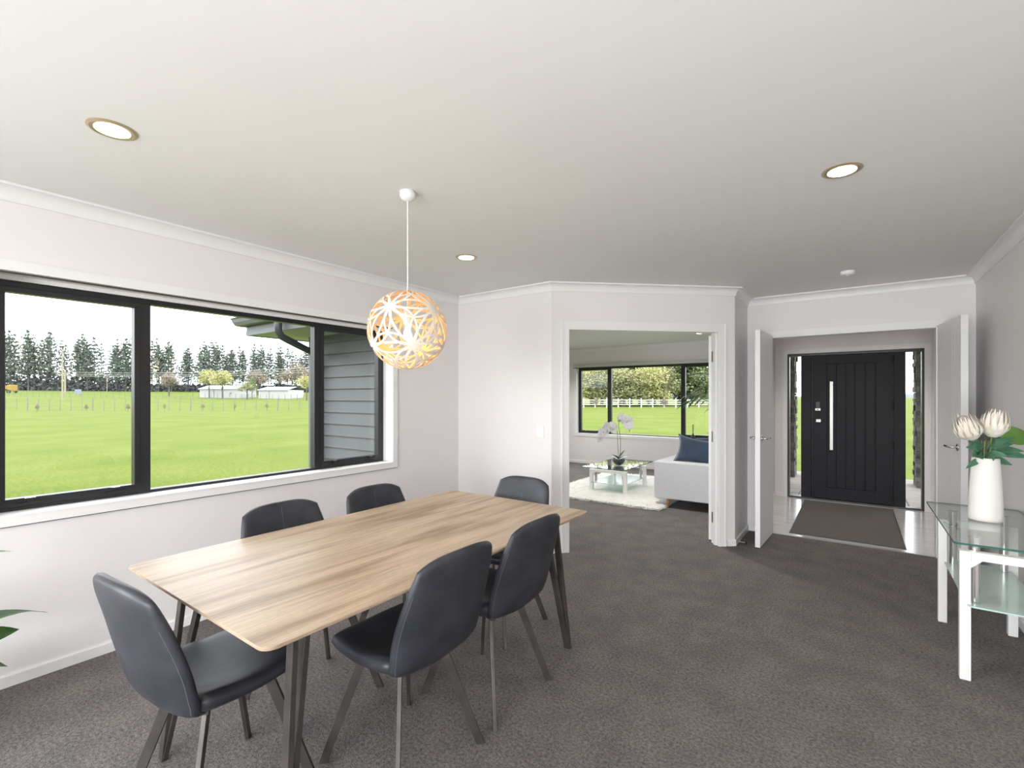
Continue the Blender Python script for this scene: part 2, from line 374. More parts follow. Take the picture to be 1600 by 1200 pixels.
# exterior wing clad in weatherboards
ww = thing('wall_wing', kind='structure')
MB().box(-2.6, -.2, 3.66, 3.76, -.2, 2.35).build('wall_core', 'weather', ww)
for i in range(16):
    z0 = -.155+i*.1495
    bb = MB().hexa([(-2.6, 3.618, z0), (-.2, 3.618, z0), (-.2, 3.66, z0), (-2.6, 3.66, z0)],
                   [(-2.6, 3.645, z0+.155), (-.2, 3.645, z0+.155), (-.2, 3.66, z0+.155), (-2.6, 3.66, z0+.155)])
    bb.build('weatherboard', 'weather', ww)
MB().box(-2.66, -2.6, 3.6, 3.76, -.2, 2.2).build('corner_board', 'fascia', ww)
# eaves: soffit, fascia boards, gutter, roof, downpipe
ea = thing('roof_eaves', label='grey eave with boarded fascia and gutter outside the left window', cat='roof', kind='structure')
EX, EY, EZ = -3.05, 3.0, 2.185
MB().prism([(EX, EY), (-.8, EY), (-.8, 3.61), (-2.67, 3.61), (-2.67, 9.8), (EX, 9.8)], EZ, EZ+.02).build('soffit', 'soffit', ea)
for k in range(3):
    MB().box(EX-.02+.004*(k % 2), -.8, EY-.02+.004*(k % 2), EY, EZ-.012+k*.062, EZ+.048+k*.062).build('fascia_board', 'fascia', ea)
    MB().box(EX-.02+.004*(k % 2), EX, EY, 9.8, EZ-.012+k*.062, EZ+.048+k*.062).build('fascia_board', 'fascia', ea)
gp = [(0, 2.30), (.05, 2.285), (.09, 2.295), (.115, 2.335), (.125, 2.375), (.14, 2.385), (.14, 2.392), (.118, 2.392), (.0, 2.392)]
g = MB(); g.sweep([(-.8, EY-.02), (EX-.02, EY-.02), (EX-.02, 9.8)], gp, side=-1); g.build('gutter', 'fascia', ea)
MB().add([(EX-.1, EY-.1, 2.40), (-.8, EY-.1, 2.40), (-.8, 6.4, 3.6), (-.3, 6.4, 3.6), (EX-.1, 9.9, 2.40), (EX-.1, EY-.1, 2.38), (-.8, EY-.1, 2.38)],
         [(0, 1, 2, 3), (0, 3, 4), (0, 5, 6, 1)]).build('roof_sheet', 'fascia', ea)
MB().tube([(-2.16, EY-.085, 2.32), (-2.16, EY-.085, 2.20), (-2.17, EY-.075, 2.15), (-2.19, EY-.03, 2.10), (-2.22, EY+.05, 2.075), (-2.40, 3.46, 1.975), (-2.42, 3.52, 1.95), (-2.425, 3.55, 1.91), (-2.425, 3.555, 1.85), (-2.425, 3.555, -.15)], .042, 12).build('downpipe', mat('downpipe_metal', (.030, .033, .039), .45), ea, smooth=True)
MB().box(-2.475, -2.375, 3.548, 3.62, 1.76, 1.785).build('pipe_bracket', 'fascia', ea)

# cornices
cor = [(0, H-.074), (.010, H-.074), (.012, H-.066)]
for k in range(7):
    a = k/6*pi/2
    cor.append((.012+.048*(1-cos(a)), H-.062+.050*sin(a)))
cor += [(.068, H-.012), (.068, H+.002), (0, H+.002)]
b = MB(); b.sweep([(0, -4.2), (0, 3.64), tuple(A), tuple(B), (2.3897, YE), (XF, YE), (XF, -4.2)], cor, 1)
tag(b.build('trim_1', 'trim'), 'white coved cornice around the dining room ceiling', kind='structure')
b = MB(); b.sweep([(2.27, 8.97), (2.27, 8.97-.001), ], cor, 1) if False else None
b = MB(); b.sweep([(2.27, 4.95), (2.27, 8.97), (-2.4, 8.97), (-2.4, 3.76), (.9, 3.76)], cor, -1)
tag(b.build('trim_2', 'trim'), 'white coved cornice around the living room ceiling', kind='structure')
b = MB(); b.sweep([(2.3897, YE+.12), (2.3897, 7.6), (XF, 7.6), (XF, YE+.12)], cor, 1)
tag(b.build('trim_3', 'trim'), 'white coved cornice in the entry', kind='structure')
# skirtings
sk = [(0, 0), (.012, 0), (.012, .052), (.009, .058), (0, .058)]
MB().sweep([(0, -4.2), (0, 3.64), tuple(A), cpt(.092)], sk, 1).build('baseboard_left', 'trim', kind='structure')
MB().sweep([cpt(1.665), tuple(B), (2.3897, YE), (2.552, YE)], sk, 1).build('baseboard_back', 'trim', kind='structure')
MB().sweep([(3.93, YE), (XF, YE), (XF, -4.2)], sk, 1).build('baseboard_right', 'trim', kind='structure')
MB().sweep([(2.27, 4.95), (2.27, 8.97), (-2.4, 8.97), (-2.4, 3.76), (.9, 3.76)], sk, -1).build('baseboard_living', 'trim', kind='structure')
MB().sweep([(2.3897, YE+.12), (2.3897, 7.6), (2.475, 7.6)], sk, 1).build('baseboard_entry', 'trim', kind='structure')
# architraves and jambs -------------------------------------------------
def c_arch():
    b = MB(); w = .066
    for sa, sb in ((s0-w, s0), (s1, s1+w)):
        b.prism([cpt(sa, -.011), cpt(sb, -.011), cpt(sb), cpt(sa)], 0, 1.997+w)
    b.prism([cpt(s0, -.011), cpt(s1, -.011), cpt(s1), cpt(s0)], 1.997, 1.997+w)
    # raised outer bead
    for sa, sb in ((s0-w, s0-w+.012), (s1+w-.012, s1+w)):
        b.prism([cpt(sa, -.017), cpt(sb, -.017), cpt(sb, -.011), cpt(sa, -.011)], 0, 1.997+w)
    # jamb lining
    b.prism([cpt(s0-.004, -.004), cpt(s0+.004, -.004), cpt(s0+.004, .124), cpt(s0-.004, .124)], 0, 1.997)
    b.prism([cpt(s1-.004, -.004), cpt(s1+.004, -.004), cpt(s1+.004, .124), cpt(s1-.004, .124)], 0, 1.997)
    b.prism([cpt(s1-.018, .03), cpt(s1, .03), cpt(s1, .07), cpt(s1-.018, .07)], 0, 1.985)
    b.prism([cpt(s0, -.004), cpt(s1, -.004), cpt(s1, .124), cpt(s0, .124)], 1.989, 1.997)
    return tag(b.build('trim_4', 'trim'), 'white architrave around the opening to the living room', kind='structure')
c_arch()
def ring(b, ax, at, u0, u1, z0, z1, w, t0, t1, bottom=True):
    """flat architrave ring on a wall; ax 'x' = wall normal along x"""
    for (ua, ub, za, zb) in [(u0-w, u0, z0-(w if bottom else 0), z1+w), (u1, u1+w, z0-(w if bottom else 0), z1+w), (u0, u1, z1, z1+w)]+([(u0, u1, z0-w, z0)] if bottom else []):
        if ax == 'x': b.box(t0, t1, ua, ub, za, zb)
        else: b.box(ua, ub, t0, t1, za, zb)
b = MB(); ring(b, 'y', 0, 2.60, 3.872, 0, 1.995, .055, YE-.012, YE, False)
b.box(2.596, 2.606, YE-.004, YE+.124, 0, 1.99); b.box(3.866, 3.876, YE-.004, YE+.124, 0, 1.99); b.box(2.606, 3.866, YE-.004, YE+.124, 1.985, 1.995)
for z in (2.003, 2.012, 2.046): b.box(2.546, 3.926, YE-.015, YE-.012, z, z+.004)
tag(b.build('trim_5', 'trim'), 'white architrave of the double door opening', kind='structure')
b = MB(); ring(b, 'x', 0, WY0-.0, WY1-.012, WZ0+.004, WZ1, .052, 0, .014)
b.box(-.115, .018, WY0, WY1-.012, WZ0-.004, WZ0+.003); b.box(-.19, -.108, WY0, WY1-.012, 1.969, 1.9925); b.box(-.18, -.0005, WY1-.012, WY1, WZ0+.006, WZ1)
gq = MB().box(0, .0145, WY0-.05, WY1+.04, WZ0+.004-.0555, WZ0+.004-.052); gq.build('shadow_gap_strip', 'bronze', kind='structure')  # dark strip standing in for the shade in the gap below the architrave
tag(b.build('trim_6', 'trim'), 'white architrave and sill of the dining window', kind='structure')
b = MB(); ring(b, 'y', 0, LX0, LX1, LZ0, LZ1, .055, 8.958, 8.97)
tag(b.build('trim_7', 'trim'), 'white architrave of the living room window', kind='structure')
b = MB(); ring(b, 'y', 0, DX0+.004, DX1-.004, 0, DZ, .06, 7.588, 7.6, False)
tag(b.build('trim_8', 'trim'), 'white architrave around the entrance door frame', kind='structure')

# ------------------------------------------------------------------ windows
def window(name, ax, u0, u1, z0, z1, d0, sgn, bays, label):
    """ax: 'x' -> window in a wall along y (u=y), depth coordinate d0 going sgn outward"""
    r = thing(name, kind='structure', label=label)
    def bx(b, ua, ub, da, db, za, zb):
        da, db = d0+sgn*da, d0+sgn*db; da, db = min(da, db), max(da, db)
        if ax == 'x': b.box(da, db, ua, ub, za, zb)
        else: b.box(ua, ub, da, db, za, zb)
    f = MB(); w = .030
    bx(f, u0, u1, 0, .06, z1-w, z1); bx(f, u0, u1, 0, .06, z0, z0+.018)
    bx(f, u0, u0+w, 0, .06, z0+.018, z1-w); bx(f, u1-w, u1, 0, .06, z0+.018, z1-w)
    us = [bays[i][1] for i in range(len(bays)-1)]
    for u in us: bx(f, u-.026, u+.026, 0, .06, z0+.018, z1-w)
    f.build('frame', 'frame', r, bevel=.002)
    for (ua, ub, op) in bays:
        ua2 = ua+(w if ua == u0 else .026); ub2 = ub-(w if ub == u1 else .026)
        za, zb = z0+.018, z1-w
        if op:
            s = MB(); k = .028
            bx(s, ua2, ub2, -.004, .05, za, za+.042); bx(s, ua2, ub2, -.004, .05, zb-k, zb)
            bx(s, ua2, ua2+k, -.004, .05, za+.042, zb-k); bx(s, ub2-k, ub2, -.004, .05, za+.042, zb-k)
            so_ = s.build('sash', 'frame', r, bevel=.0015)
            ln = ub2-ua2
            for q in (.2, .8):
                l = MB(); uc = ua2+ln*q; bx(l, uc-.045, uc+.045, -.012, -.004, za+.012, za+.02); bx(l, uc-.012, uc+.012, -.022, -.004, za+.022, za+.04)
                l.build('window_catch', 'frame', so_)
                l = MB(); bx(l, uc-.02, uc+.02, -.012, -.004, za+.038, za+.042); l.build('catch_plate', 'chrome', so_)
            ua2 += k; ub2 -= k; za += .042; zb -= k
        g = MB(); bx(g, ua2, ub2, .030, .030, za, zb)
        g = MB()
        d = d0+sgn*.03
        if ax == 'x': g.add([(d, ua2, za), (d, ub2, za), (d, ub2, zb), (d, ua2, zb)], [(0, 1, 2, 3)])
        else: g.add([(ua2, d, za), (ub2, d, za), (ub2, d, zb), (ua2, d, zb)], [(0, 1, 2, 3)])
        g.build('pane', 'glass', r, fix=False)
    return r
window('window_1', 'x', WY0+.002, WY1-.014, WZ0+.002, 1.968, -.115, -1, [(WY0+.002, 1.022, True), (1.022, 2.137, False), (2.137, WY1-.014, True)], 'black aluminium three-light window of the dining room')
window('window_2', 'y', LX0+.002, LX1-.002, LZ0+.006, LZ1-.001, 9.06, 1, [(LX0+.002, -.755, True), (-.755, .69, False), (.69, LX1-.002, True)], 'black framed window of the living room')
window('window_3', 'x', -3.395, -1.005, .305, 2.095, -.1, -1, [(-3.395, -1.005, False)], 'window of the room left behind')
window('window_4', 'y', .405, 3.695, .055, 2.095, -4.25, -1, [(.405, 2.05, False), (2.05, 3.695, False)], 'sliding door glazing of the rear wall')
window('window_5', 'x', -3.695, -1.505, .055, 2.095, 4.17, 1, [(-3.695, -1.505, False)], 'glazing of the right wall behind')
window('window_6', 'x', 5.205, 7.595, .305, 2.095, -2.5, -1, [(5.205, 7.595, False)], 'side window of the living room')
# blind rails
br = MB(); br.box(-.030, -.004, WY0+.006, WY1-.016, 1.986, 1.992)
o = br.build('window_blind', mat('blind_pelmet', (.50, .46, .43), .5)); tag(o, 'slim pale pelmet under the dining window head', 'blind')
MB().box(-.004, .006, WY0+.002, WY1-.014, 1.984, 1.992).build('rail', mat('bronze_rail', (.06, .05, .045), .35, .5), o)
MB().box(.006, .010, WY0+.002, WY1-.014, 1.988, 1.991).build('rail_lip', 'steel', o)
o = MB().box(-1.52, 1.70, 8.90, 8.956, 1.998, 2.055).build('roller_blind', mat('blind_case', (.55, .56, .52), .5), bevel=.006); tag(o, 'rolled up pale roller blind above the living room window', 'blind')
MB().box(-1.515, 1.695, 8.915, 8.925, 1.985, 1.998).build('bottom_rail', 'frame', o)

# ------------------------------------------------------------------ entrance door
dr = thing('door_1', kind='structure', label='black entrance door with vertical boards, side panels and sidelights')
Y0 = 7.615
b = MB(); b.box(DX0, DX1, Y0, Y0+.10, DZ-.035, DZ); b.box(DX0, DX1, Y0, Y0+.10, 0, .022)
for x in (DX0, DX1-.028): b.box(x, x+.028, Y0, Y0+.10, .022, DZ-.035)
b.build('frame', 'frame', dr, bevel=.002)
for xa, xb in ((2.700, 2.818), (3.690, 3.808)):
    MB().box(xa, xb, Y0-.004, Y0+.10, .022, DZ-.035).build('side_panel', 'door', dr, bevel=.003)
for xa, xb in ((DX0+.028, 2.700), (3.808, DX1-.028)):
    MB().add([(xa, Y0+.05, .022), (xb, Y0+.05, .022), (xb, Y0+.05, DZ-.035), (xa, Y0+.05, DZ-.035)], [(0, 1, 2, 3)]).build('sidelight_pane', 'glass', dr, fix=False)
b = MB(); b.box(2.800, 2.842, Y0+.062, Y0+.095, .022, DZ-.036); b.box(3.668, 3.708, Y0+.062, Y0+.095, .022, DZ-.036)
b.box(2.842, 3.668, Y0+.062, Y0+.095, DZ-.062, DZ-.036); b.box(2.842, 3.668, Y0+.062, Y0+.095, .022, .05); b.build('door_stop_rebate', 'frame', dr)
leaf = MB().box(2.826, 3.684, Y0+.032, Y0+.060, .028, DZ-.04).build('door_leaf', 'door', dr)
gx = [2.995, 3.101, 3.202, 3.300, 3.407, 3.512]
st = MB(); st.box(2.826, gx[0]-.005, Y0+.008, Y0+.032, .028, DZ-.04); st.box(gx[-1]+.005, 3.684, Y0+.008, Y0+.032, .028, DZ-.04)
st.box(gx[0]-.005, gx[-1]+.005, Y0+.008, Y0+.032, 1.828, DZ-.04); st.box(gx[0]-.005, gx[-1]+.005, Y0+.008, Y0+.032, .028, .18)
st.build('stile', 'door', leaf, bevel=.001)
for i in range(5):
    MB().box(gx[i]+.005, gx[i+1]-.005, Y0+.008, Y0+.032, .183, 1.825).build('door_board', 'door', leaf, bevel=.002)
b = MB(); b.box(3.028, 3.066, Y0-.052, Y0-.042, .685, 1.59)
for z in (.78, 1.50): b.tube([(3.047, Y0-.042, z), (3.047, Y0+.01, z)], .008)
b.build('pull_handle', 'steel', dr, bevel=.002)
lk = MB().box(2.865, 2.925, Y0-.028, Y0+.008, 1.235, 1.325).build('keypad_lock', 'black', dr, bevel=.006)
MB().box(2.862, 2.928, Y0-.032, Y0+.006, 1.20, 1.236).build('lock_case', 'steel', lk, bevel=.004)
MB().tube([(2.895, Y0-.036, 1.218), (2.895, Y0-.03, 1.218)], .008).build('keyhole', 'black', lk)
b = MB(); b.box(2.872, 2.93, Y0-.02, Y0+.008, 1.045, 1.09); b.tube([(2.93, Y0-.01, 1.068), (2.938, Y0-.01, 1.068)], .014)
b.build('latch', 'steel', dr, bevel=.004)
for z in (.12, .78, 1.28, 1.87): MB().tube([(3.687, Y0-.008, z-.05), (3.687, Y0-.008, z+.05)], .011).build('hinge', 'black', dr)
# ------------------------------------------------------------------ white doors
def white_leaf(name, hinge, dirv, width, thick, label, grooves=(), handle=True, hside=1, top=2.0, hinges=()):
    d = Vector(dirv).normalized(); ang = atan2(d.y, d.x)
    r = thing(name, (hinge[0], hinge[1], 0), ang, label=label, kind='structure')
    core = MB().box(0, width, -thick/2+.003, thick/2-.003, .012, top).build('door_leaf', 'trim', r)
    for s in (-1, 1):
        xs = [0]+sorted(width-g for g in grooves)+[width]
        for a, c in zip(xs, xs[1:]):
            y0, y1 = sorted((s*(thick/2-.003), s*thick/2))
            MB().box(a+(.0015 if a else 0), c-(.0015 if c < width else 0), y0, y1, .012, top).build('door_board', 'trim', core)
    if handle:
        for s in (-1, 1):
            hb = MB(); xh = width-.055; yb = s*thick/2
            hb.tube([(xh, yb, 1.005), (xh, yb+s*.008, 1.005)], .026, 16)
            hb.tube([(xh, yb, 1.005), (xh, yb+s*.042, 1.005), (xh-.012, yb+s*.052, 1.005), (xh-.125, yb+s*.050, 1.005)], .0085, 10)
            hb.build('lever_handle', 'chrome', r, smooth=True)
    for z in hinges:
        h = MB(); h.tube([(-.004, hside*thick/2, z-.05), (-.004, hside*thick/2, z+.05)], .007); h.box(-.003, .0, -thick/2+.004, hside*thick/2, z-.05, z+.05)
        h.build('hinge', 'steel', r)
    return r
white_leaf('door_2', (2.604, 5.452), (-.045, -1), .612, .042, 'open white door leaf left of the entrance')
white_leaf('door_3', (3.893, 5.449), (.115, -1), .60, .042, 'open white door leaf right of the entrance, behind the console', grooves=(.04, .09, .135, .2))
white_leaf('door_4', (2.172, 4.842), (-.13, .97), .68, .040, 'open white living room door seen edge-on', hside=-1, top=1.975, hinges=(.25, 1.0, 1.77))
# hinge plates of the living room door on the jamb
jr = thing('trim_9', kind='structure', label='steel hinges on the living room door jamb')
for z in (.245, 1.01, 1.77):
    MB().prism([cpt(s1-.006, .085), cpt(s1-.0035, .085), cpt(s1-.0035, .118), cpt(s1-.006, .118)], z-.05, z+.05).build('hinge_plate', 'steel', jr)

# ================================================================== LIGHT FITTINGS
def downlight(x, y, label, power=5, col=(1, .84, .64)):
    r = thing('downlight', (x, y, H), label=label, cat='ceiling light', group='recessed ceiling downlights')
    MB().lathe([(.054, .004), (.054, -.004), (.068, -.006), (.078, -.002), (.078, .004)], 32, close=False).build('rim', 'brass', r, smooth=False)
    b = MB(); n = 28; b.add([(.055*cos(2*pi*k/n), .055*sin(2*pi*k/n), -.0045) for k in range(n)], [tuple(range(n))[::-1]]); b.build('lens', 'downlight', r, fix=False)
    l = bpy.data.lights.new('downlight_beam', 'SPOT'); l.energy = power; l.color = col; l.spot_size = radians(130); l.spot_blend = .9; l.shadow_soft_size = .05
    lo = bpy.data.objects.new('lamp_light', l); COL.objects.link(lo); lo.parent = r; lo.location = (0, 0, -.02)
    return r
downlight(1.015, .58, 'lit round downlight above the near end of the table, nearest the left window')
downlight(3.25, 2.59, 'lit round downlight in the ceiling towards the right, before the smoke alarm', 22, (1, .90, .78))
downlight(1.01, 2.61, 'lit round downlight in the ceiling beyond the globe pendant')
downlight(1.304, 7.885, 'lit downlight in the living room ceiling seen through the door opening')
downlight(3.25, .58, 'lit downlight above the viewer')
downlight(3.22, 6.5, 'added fill downlight in the entry ceiling, hidden behind the door head', 52, (1, .95, .88))  # unseen fitting added to brighten the entry
for x_, y_, w_ in ((-1.2, 7.885, 'far left'), (-1.2, 5.4, 'near left'), (1.304, 5.4, 'near right')):  # three unseen fittings added to lift the living room brightness
    downlight(x_, y_, 'added living room fill downlight, '+w_+' one, out of sight behind the wall', 85, (1, .97, .92))
# smoke alarm
r = thing('smoke_alarm', (3.25, 4.70, H), label='small white smoke alarm on the ceiling before the entrance doors', cat='alarm')
MB().lathe([(0, -.032), (.035, -.032), (.048, -.024), (.05, -.008), (.05, .002)], 28).build('case', 'white_plastic', r, smooth=True)
MB().lathe([(0, -.036), (.008, -.036), (.010, -.031)], 12).build('test_button', 'white_plastic', r)
# pendant
PX, PY, PZ, PR = 1.503, 1.609, 1.717, .194
pl = thing('pendant_lamp', (PX, PY, PZ), label='white globe pendant of cut leaf shapes with warm inside, hanging over the dining table', cat='pendant light')
MB().lathe([(0, .638), (.016, .639), (.032, .648), (.038, .660), (.039, .683)], 24).build('ceiling_rose', 'white_plastic', pl, smooth=True)
MB().tube([(0, 0, .645), (0, 0, .07)], .0032, 8).build('cord', 'white_plastic', pl)
MB().lathe([(.006, .115), (.02, .105), (.022, .035), (.016, .028), (.0, .028)], 16).build('lamp_holder', 'white_plastic', pl, smooth=True)
MB().lathe([(0, -.052), (.014, -.046), (.021, -.03), (.018, -.008), (.010, .012), (.009, .03)], 16).build('bulb', 'bulb', pl, smooth=True)
l = bpy.data.lights.new('bulb_light', 'POINT'); l.energy = .9; l.color = (1, .74, .45); l.shadow_soft_size = .03
lo = bpy.data.objects.new('lamp_light', l); COL.objects.link(lo); lo.parent = pl; lo.location = (0, 0, -.075)
phi = (1+5**.5)/2
ico = [Vector(v).normalized() for v in [(0, 1, phi), (0, -1, phi), (0, 1, -phi), (0, -1, -phi), (1, phi, 0), (-1, phi, 0), (1, -phi, 0), (-1, -phi, 0), (phi, 0, 1), (phi, 0, -1), (-phi, 0, 1), (-phi, 0, -1)]]
rotm = Matrix.Rotation(radians(31.7), 3, 'X'); ico = [rotm @ v for v in ico]   # a vertex hub points straight up
rotm = Matrix.Rotation(radians(20), 3, 'Z'); ico = [rotm @ v for v in ico]
edges = [(i, j) for i in range(12) for j in range(i+1, 12) if (ico[i]-ico[j]).length < 1.1]
faces = [(i, j, k) for i in range(12) for j in range(i+1, 12) for k in range(j+1, 12) if max((ico[i]-ico[j]).length, (ico[j]-ico[k]).length, (ico[i]-ico[k]).length) < 1.1]
def lens(p, q, wid, rib, tag_name='petal', n=9):
    """closed ribbon loop on the sphere from p to q, leaf shaped, outer face white, inner face bamboo"""
    mid = (p+q).normalized(); side = p.cross(q).normalized()
    outer = []; inner = []
    for sgn in (1, -1):
        for k in range(n+1):
            t = k/n
            if sgn < 0: t = 1-t
            base = (p*(1-t)+q*t).normalized()
            w = wid*sin(pi*t)**.85
            outer.append((base+side*sgn*(w+rib*.5)).normalized()); inner.append((base+side*sgn*max(0.0, w-rib*.5)).normalized())
    m = MB(); k = len(outer); ro, ri = PR, PR-.0035
    vs = [v*ro for v in outer]+[v*ro for v in inner]+[v*ri for v in outer]+[v*ri for v in inner]
    fs = []; mi = []
    for i in range(k):
        j = (i+1) % k
        fs += [(i, j, k+j, k+i), (2*k+i, 3*k+i, 3*k+j, 2*k+j), (i, 2*k+i, 2*k+j, j), (k+i, k+j, 3*k+j, 3*k+i)]; mi += [0, 1, 1, 1]
    m.v = [tuple(v) for v in vs]; m.f = fs; m.mi = mi
    return m.build(tag_name, ['lamp_out', 'lamp_in'], pl, fix=False)
for i, j in edges: lens(ico[i], ico[j], .135, .055)
for f in faces:
    c = (ico[f[0]]+ico[f[1]]+ico[f[2]]).normalized()
    for a in f: lens(ico[a], c, .085, .050)

# ------------------------------------------------------------------ switches, stops
sw = thing('light_switch', (.995, 3.64, 1.076), label='white light switch plate on the wall left of the diagonal opening', cat='switch')
MB().box(-.037, .037, -.008, 0, -.057, .057).build('plate', 'white_plastic', sw, bevel=.002)
MB().box(-.009, .009, -.012, -.008, -.012, .012).build('rocker', 'white_plastic', sw, bevel=.001)
sw = thing('light_switch', (2.3897, 7.22, 1.085), label='white light switch plate on the entry wall behind the left door leaf', cat='switch')
MB().box(0, .008, -.037, .037, -.057, .057).build('plate', 'white_plastic', sw, bevel=.002)
MB().box(.008, .012, -.009, .009, -.012, .012).build('rocker', 'white_plastic', sw, bevel=.001)
ds = thing('door_stop', (2.402, 4.86, .032), label='small chrome door stop on the skirting beside the left door leaf', cat='door stop')
MB().tube([(0, 0, 0), (.072, -.004, 0)], .006, 10).build('rod', 'chrome', ds)
MB().tube([(.070, -.004, 0), (.086, -.005, 0)], .010, 10).build('rubber_tip', 'black', ds)

# ================================================================== DINING TABLE
TX0, TX1, TY0, TY1 = 1.06, 2.092, .608, 2.412
tcx, tcy = (TX0+TX1)/2, (TY0+TY1)/2; hx, hy = (TX1-TX0)/2, (TY1-TY0)/2
dt = thing('dining_table', (tcx, tcy, 0), label='rectangular light oak dining table on dark steel V legs', cat='table')
def rrect(hx, hy, r, n=6):
    out = []
    for cx_, cy_, a0 in ((hx-r, hy-r, 0), (-hx+r, hy-r, 90), (-hx+r, -hy+r, 180), (hx-r, -hy+r, 270)):
        for k in range(n+1):
            a = radians(a0+90*k/n); out.append((cx_+r*cos(a), cy_+r*sin(a)))
    return out
r0 = rrect(hx, hy, .035); r1 = rrect(hx-.022, hy-.022, .03); n = len(r0)
b = MB()
lay = [(r1, .728), (r0, .741), (r0, .7485), ([(x*(1-.0012/abs(hx)), y*(1-.0012/abs(hy))) for x, y in r0], .75)]
vs = [(x, y, z) for rr, z in lay for x, y in rr]
b.add(vs, [tuple(range(n))[::-1]], 1); b.add(vs, [tuple(range(3*n, 4*n))], 0)
b.add(vs, [(l_*n+i, l_*n+(i+1) % n, (l_+1)*n+(i+1) % n, (l_+1)*n+i) for l_ in range(3) for i in range(n)], 1)
b.build('tabletop', ['oak', 'oak_edge'], dt, fix=False)
for sx in (-1, 1):
    for sy in (-1, 1):
        fx, fy = sx*(hx-.082), sy*(hy-.088)
        b = MB()
        for (ax_, ay_) in ((.052, .064), (.088, .128)):
            b.bar((fx-sx*ax_*.04, fy-sy*ay_*.04, .0), (fx-sx*ax_, fy-sy*ay_, .726), .034, .018, ref=(1, 0, 0))
        b.prism([(fx-sx*.0, fy-sy*.06), (fx-sx*.16, fy-sy*.06), (fx-sx*.16, fy-sy*.13), (fx-sx*.0, fy-sy*.13)], .722, .728)
        b.build('leg', 'bronze', dt, bevel=.002)
b = MB(); b.box(-hx+.2, hx-.2, -hy+.17, -hy+.21, .70, .728); b.box(-hx+.2, hx-.2, hy-.21, hy-.17, .70, .728)
b.box(-.02, .02, -hy+.2, hy-.2, .70, .728); b.build('under_frame', 'bronze', dt)

# ================================================================== DINING CHAIRS
def sstep(a, b_, x): t = max(0, min(1, (x-a)/(b_-a))); return t*t*(3-2*t)
def interp(tab, t):
    for (t0, v0), (t1, v1) in zip(tab, tab[1:]):
        if t <= t1:
            k = (t-t0)/(t1-t0); return v0+(v1-v0)*k
    return tab[-1][1]
def catmull(pts, t):
    n = len(pts)-1; f_ = t*n; i = min(int(f_), n-1); u = f_-i
    P = [pts[max(i-1, 0)], pts[i], pts[i+1], pts[min(i+2, n)]]
    return tuple(.5*((2*P[1][k])+(-P[0][k]+P[2][k])*u+(2*P[0][k]-5*P[1][k]+4*P[2][k]-P[3][k])*u*u+(-P[0][k]+3*P[1][k]-3*P[2][k]+P[3][k])*u**3) for k in range(len(pts[0])))
# (y, z, halfwidth, wrap)
BACK = [(-.135, .430, .190, .010), (-.168, .438, .204, .020), (-.200, .460, .216, .034), (-.226, .505, .222, .046), (-.245, .57, .226, .050), (-.262, .64, .224, .046), (-.280, .72, .214, .036), (-.297, .79, .200, .026), (-.312, .856, .184, .018)]
SEAT = [(.205, .450, .186, .0), (.165, .460, .205, .004), (.10, .452, .214, .012), (.02, .442, .220, .022), (-.06, .438, .222, .036), (-.14, .442, .220, .046), (-.200, .456, .212, .048)]
def shell(tab, thick, nt_, nb_, corner_end, corner_start, back):
    def mid(t, bb):
        # rounded corners: compress t near the ends for outer columns
        tt = t
        e = abs(bb)**3.2
        lo = corner_start*e; hi = 1-corner_end*e
        tt = lo+(hi-lo)*t
        y, z, w, wr = catmull(tab, tt)
        endk = 1.0
        x = w*bb
        q = abs(bb)**2.4
        if back:  # wrap sides forward (normal to the local back direction)
            k = sstep(.05, .35, tt)
            y += wr*q*k; z += wr*q*(1-k)*1.3
        else: z += wr*q
        return Vector((x, y, z))
    def nrm(t, bb):
        e = .01
        a = mid(min(1, t+e), bb)-mid(max(0, t-e), bb); c = mid(t, min(1, bb+e))-mid(t, max(-1, bb-e))
        return c.cross(a).normalized()
    return mid, nrm
def pad(tab, thick, nt_, nb_, ce, cs, back):
    mid, nrm = shell(tab, thick, nt_, nb_, ce, cs, back)
    b = MB(); rows = []
    for s in (1, -1):
        for i in range(nt_+1):
            t = .5-.5*cos(pi*i/nt_)
            t = .45*t+.55*(i/nt_) if 0 < i < nt_ else t
            for j in range(nb_+1):
                bb = -cos(pi*j/nb_); bb = .6*bb+.4*(-1+2*j/nb_)
                h = thick/2*(max(0, 1-abs(2*t-1)**11)*max(0, 1-abs(bb)**10))**.42*(1 if back else 1+.25*sstep(.25, .95, t))
                b.v.append(tuple(mid(t, bb)+nrm(t, bb)*h*s))
    k = (nt_+1)*(nb_+1)
    for i in range(nt_):
        for j in range(nb_):
            q = (i*(nb_+1)+j, i*(nb_+1)+j+1, (i+1)*(nb_+1)+j+1, (i+1)*(nb_+1)+j)
            b.f += [q, tuple(k+x for x in q[::-1])]; b.mi += [0, 0]
    return b, mid, nrm
def weld(o, d=.0004):
    bm = bmesh.new(); bm.from_mesh(o.data); bmesh.ops.remove_doubles(bm, verts=bm.verts, dist=d)
    bmesh.ops.recalc_face_normals(bm, faces=bm.faces); bm.to_mesh(o.data); bm.free()
    o.data.polygons.foreach_set('use_smooth', [True]*len(o.data.polygons))
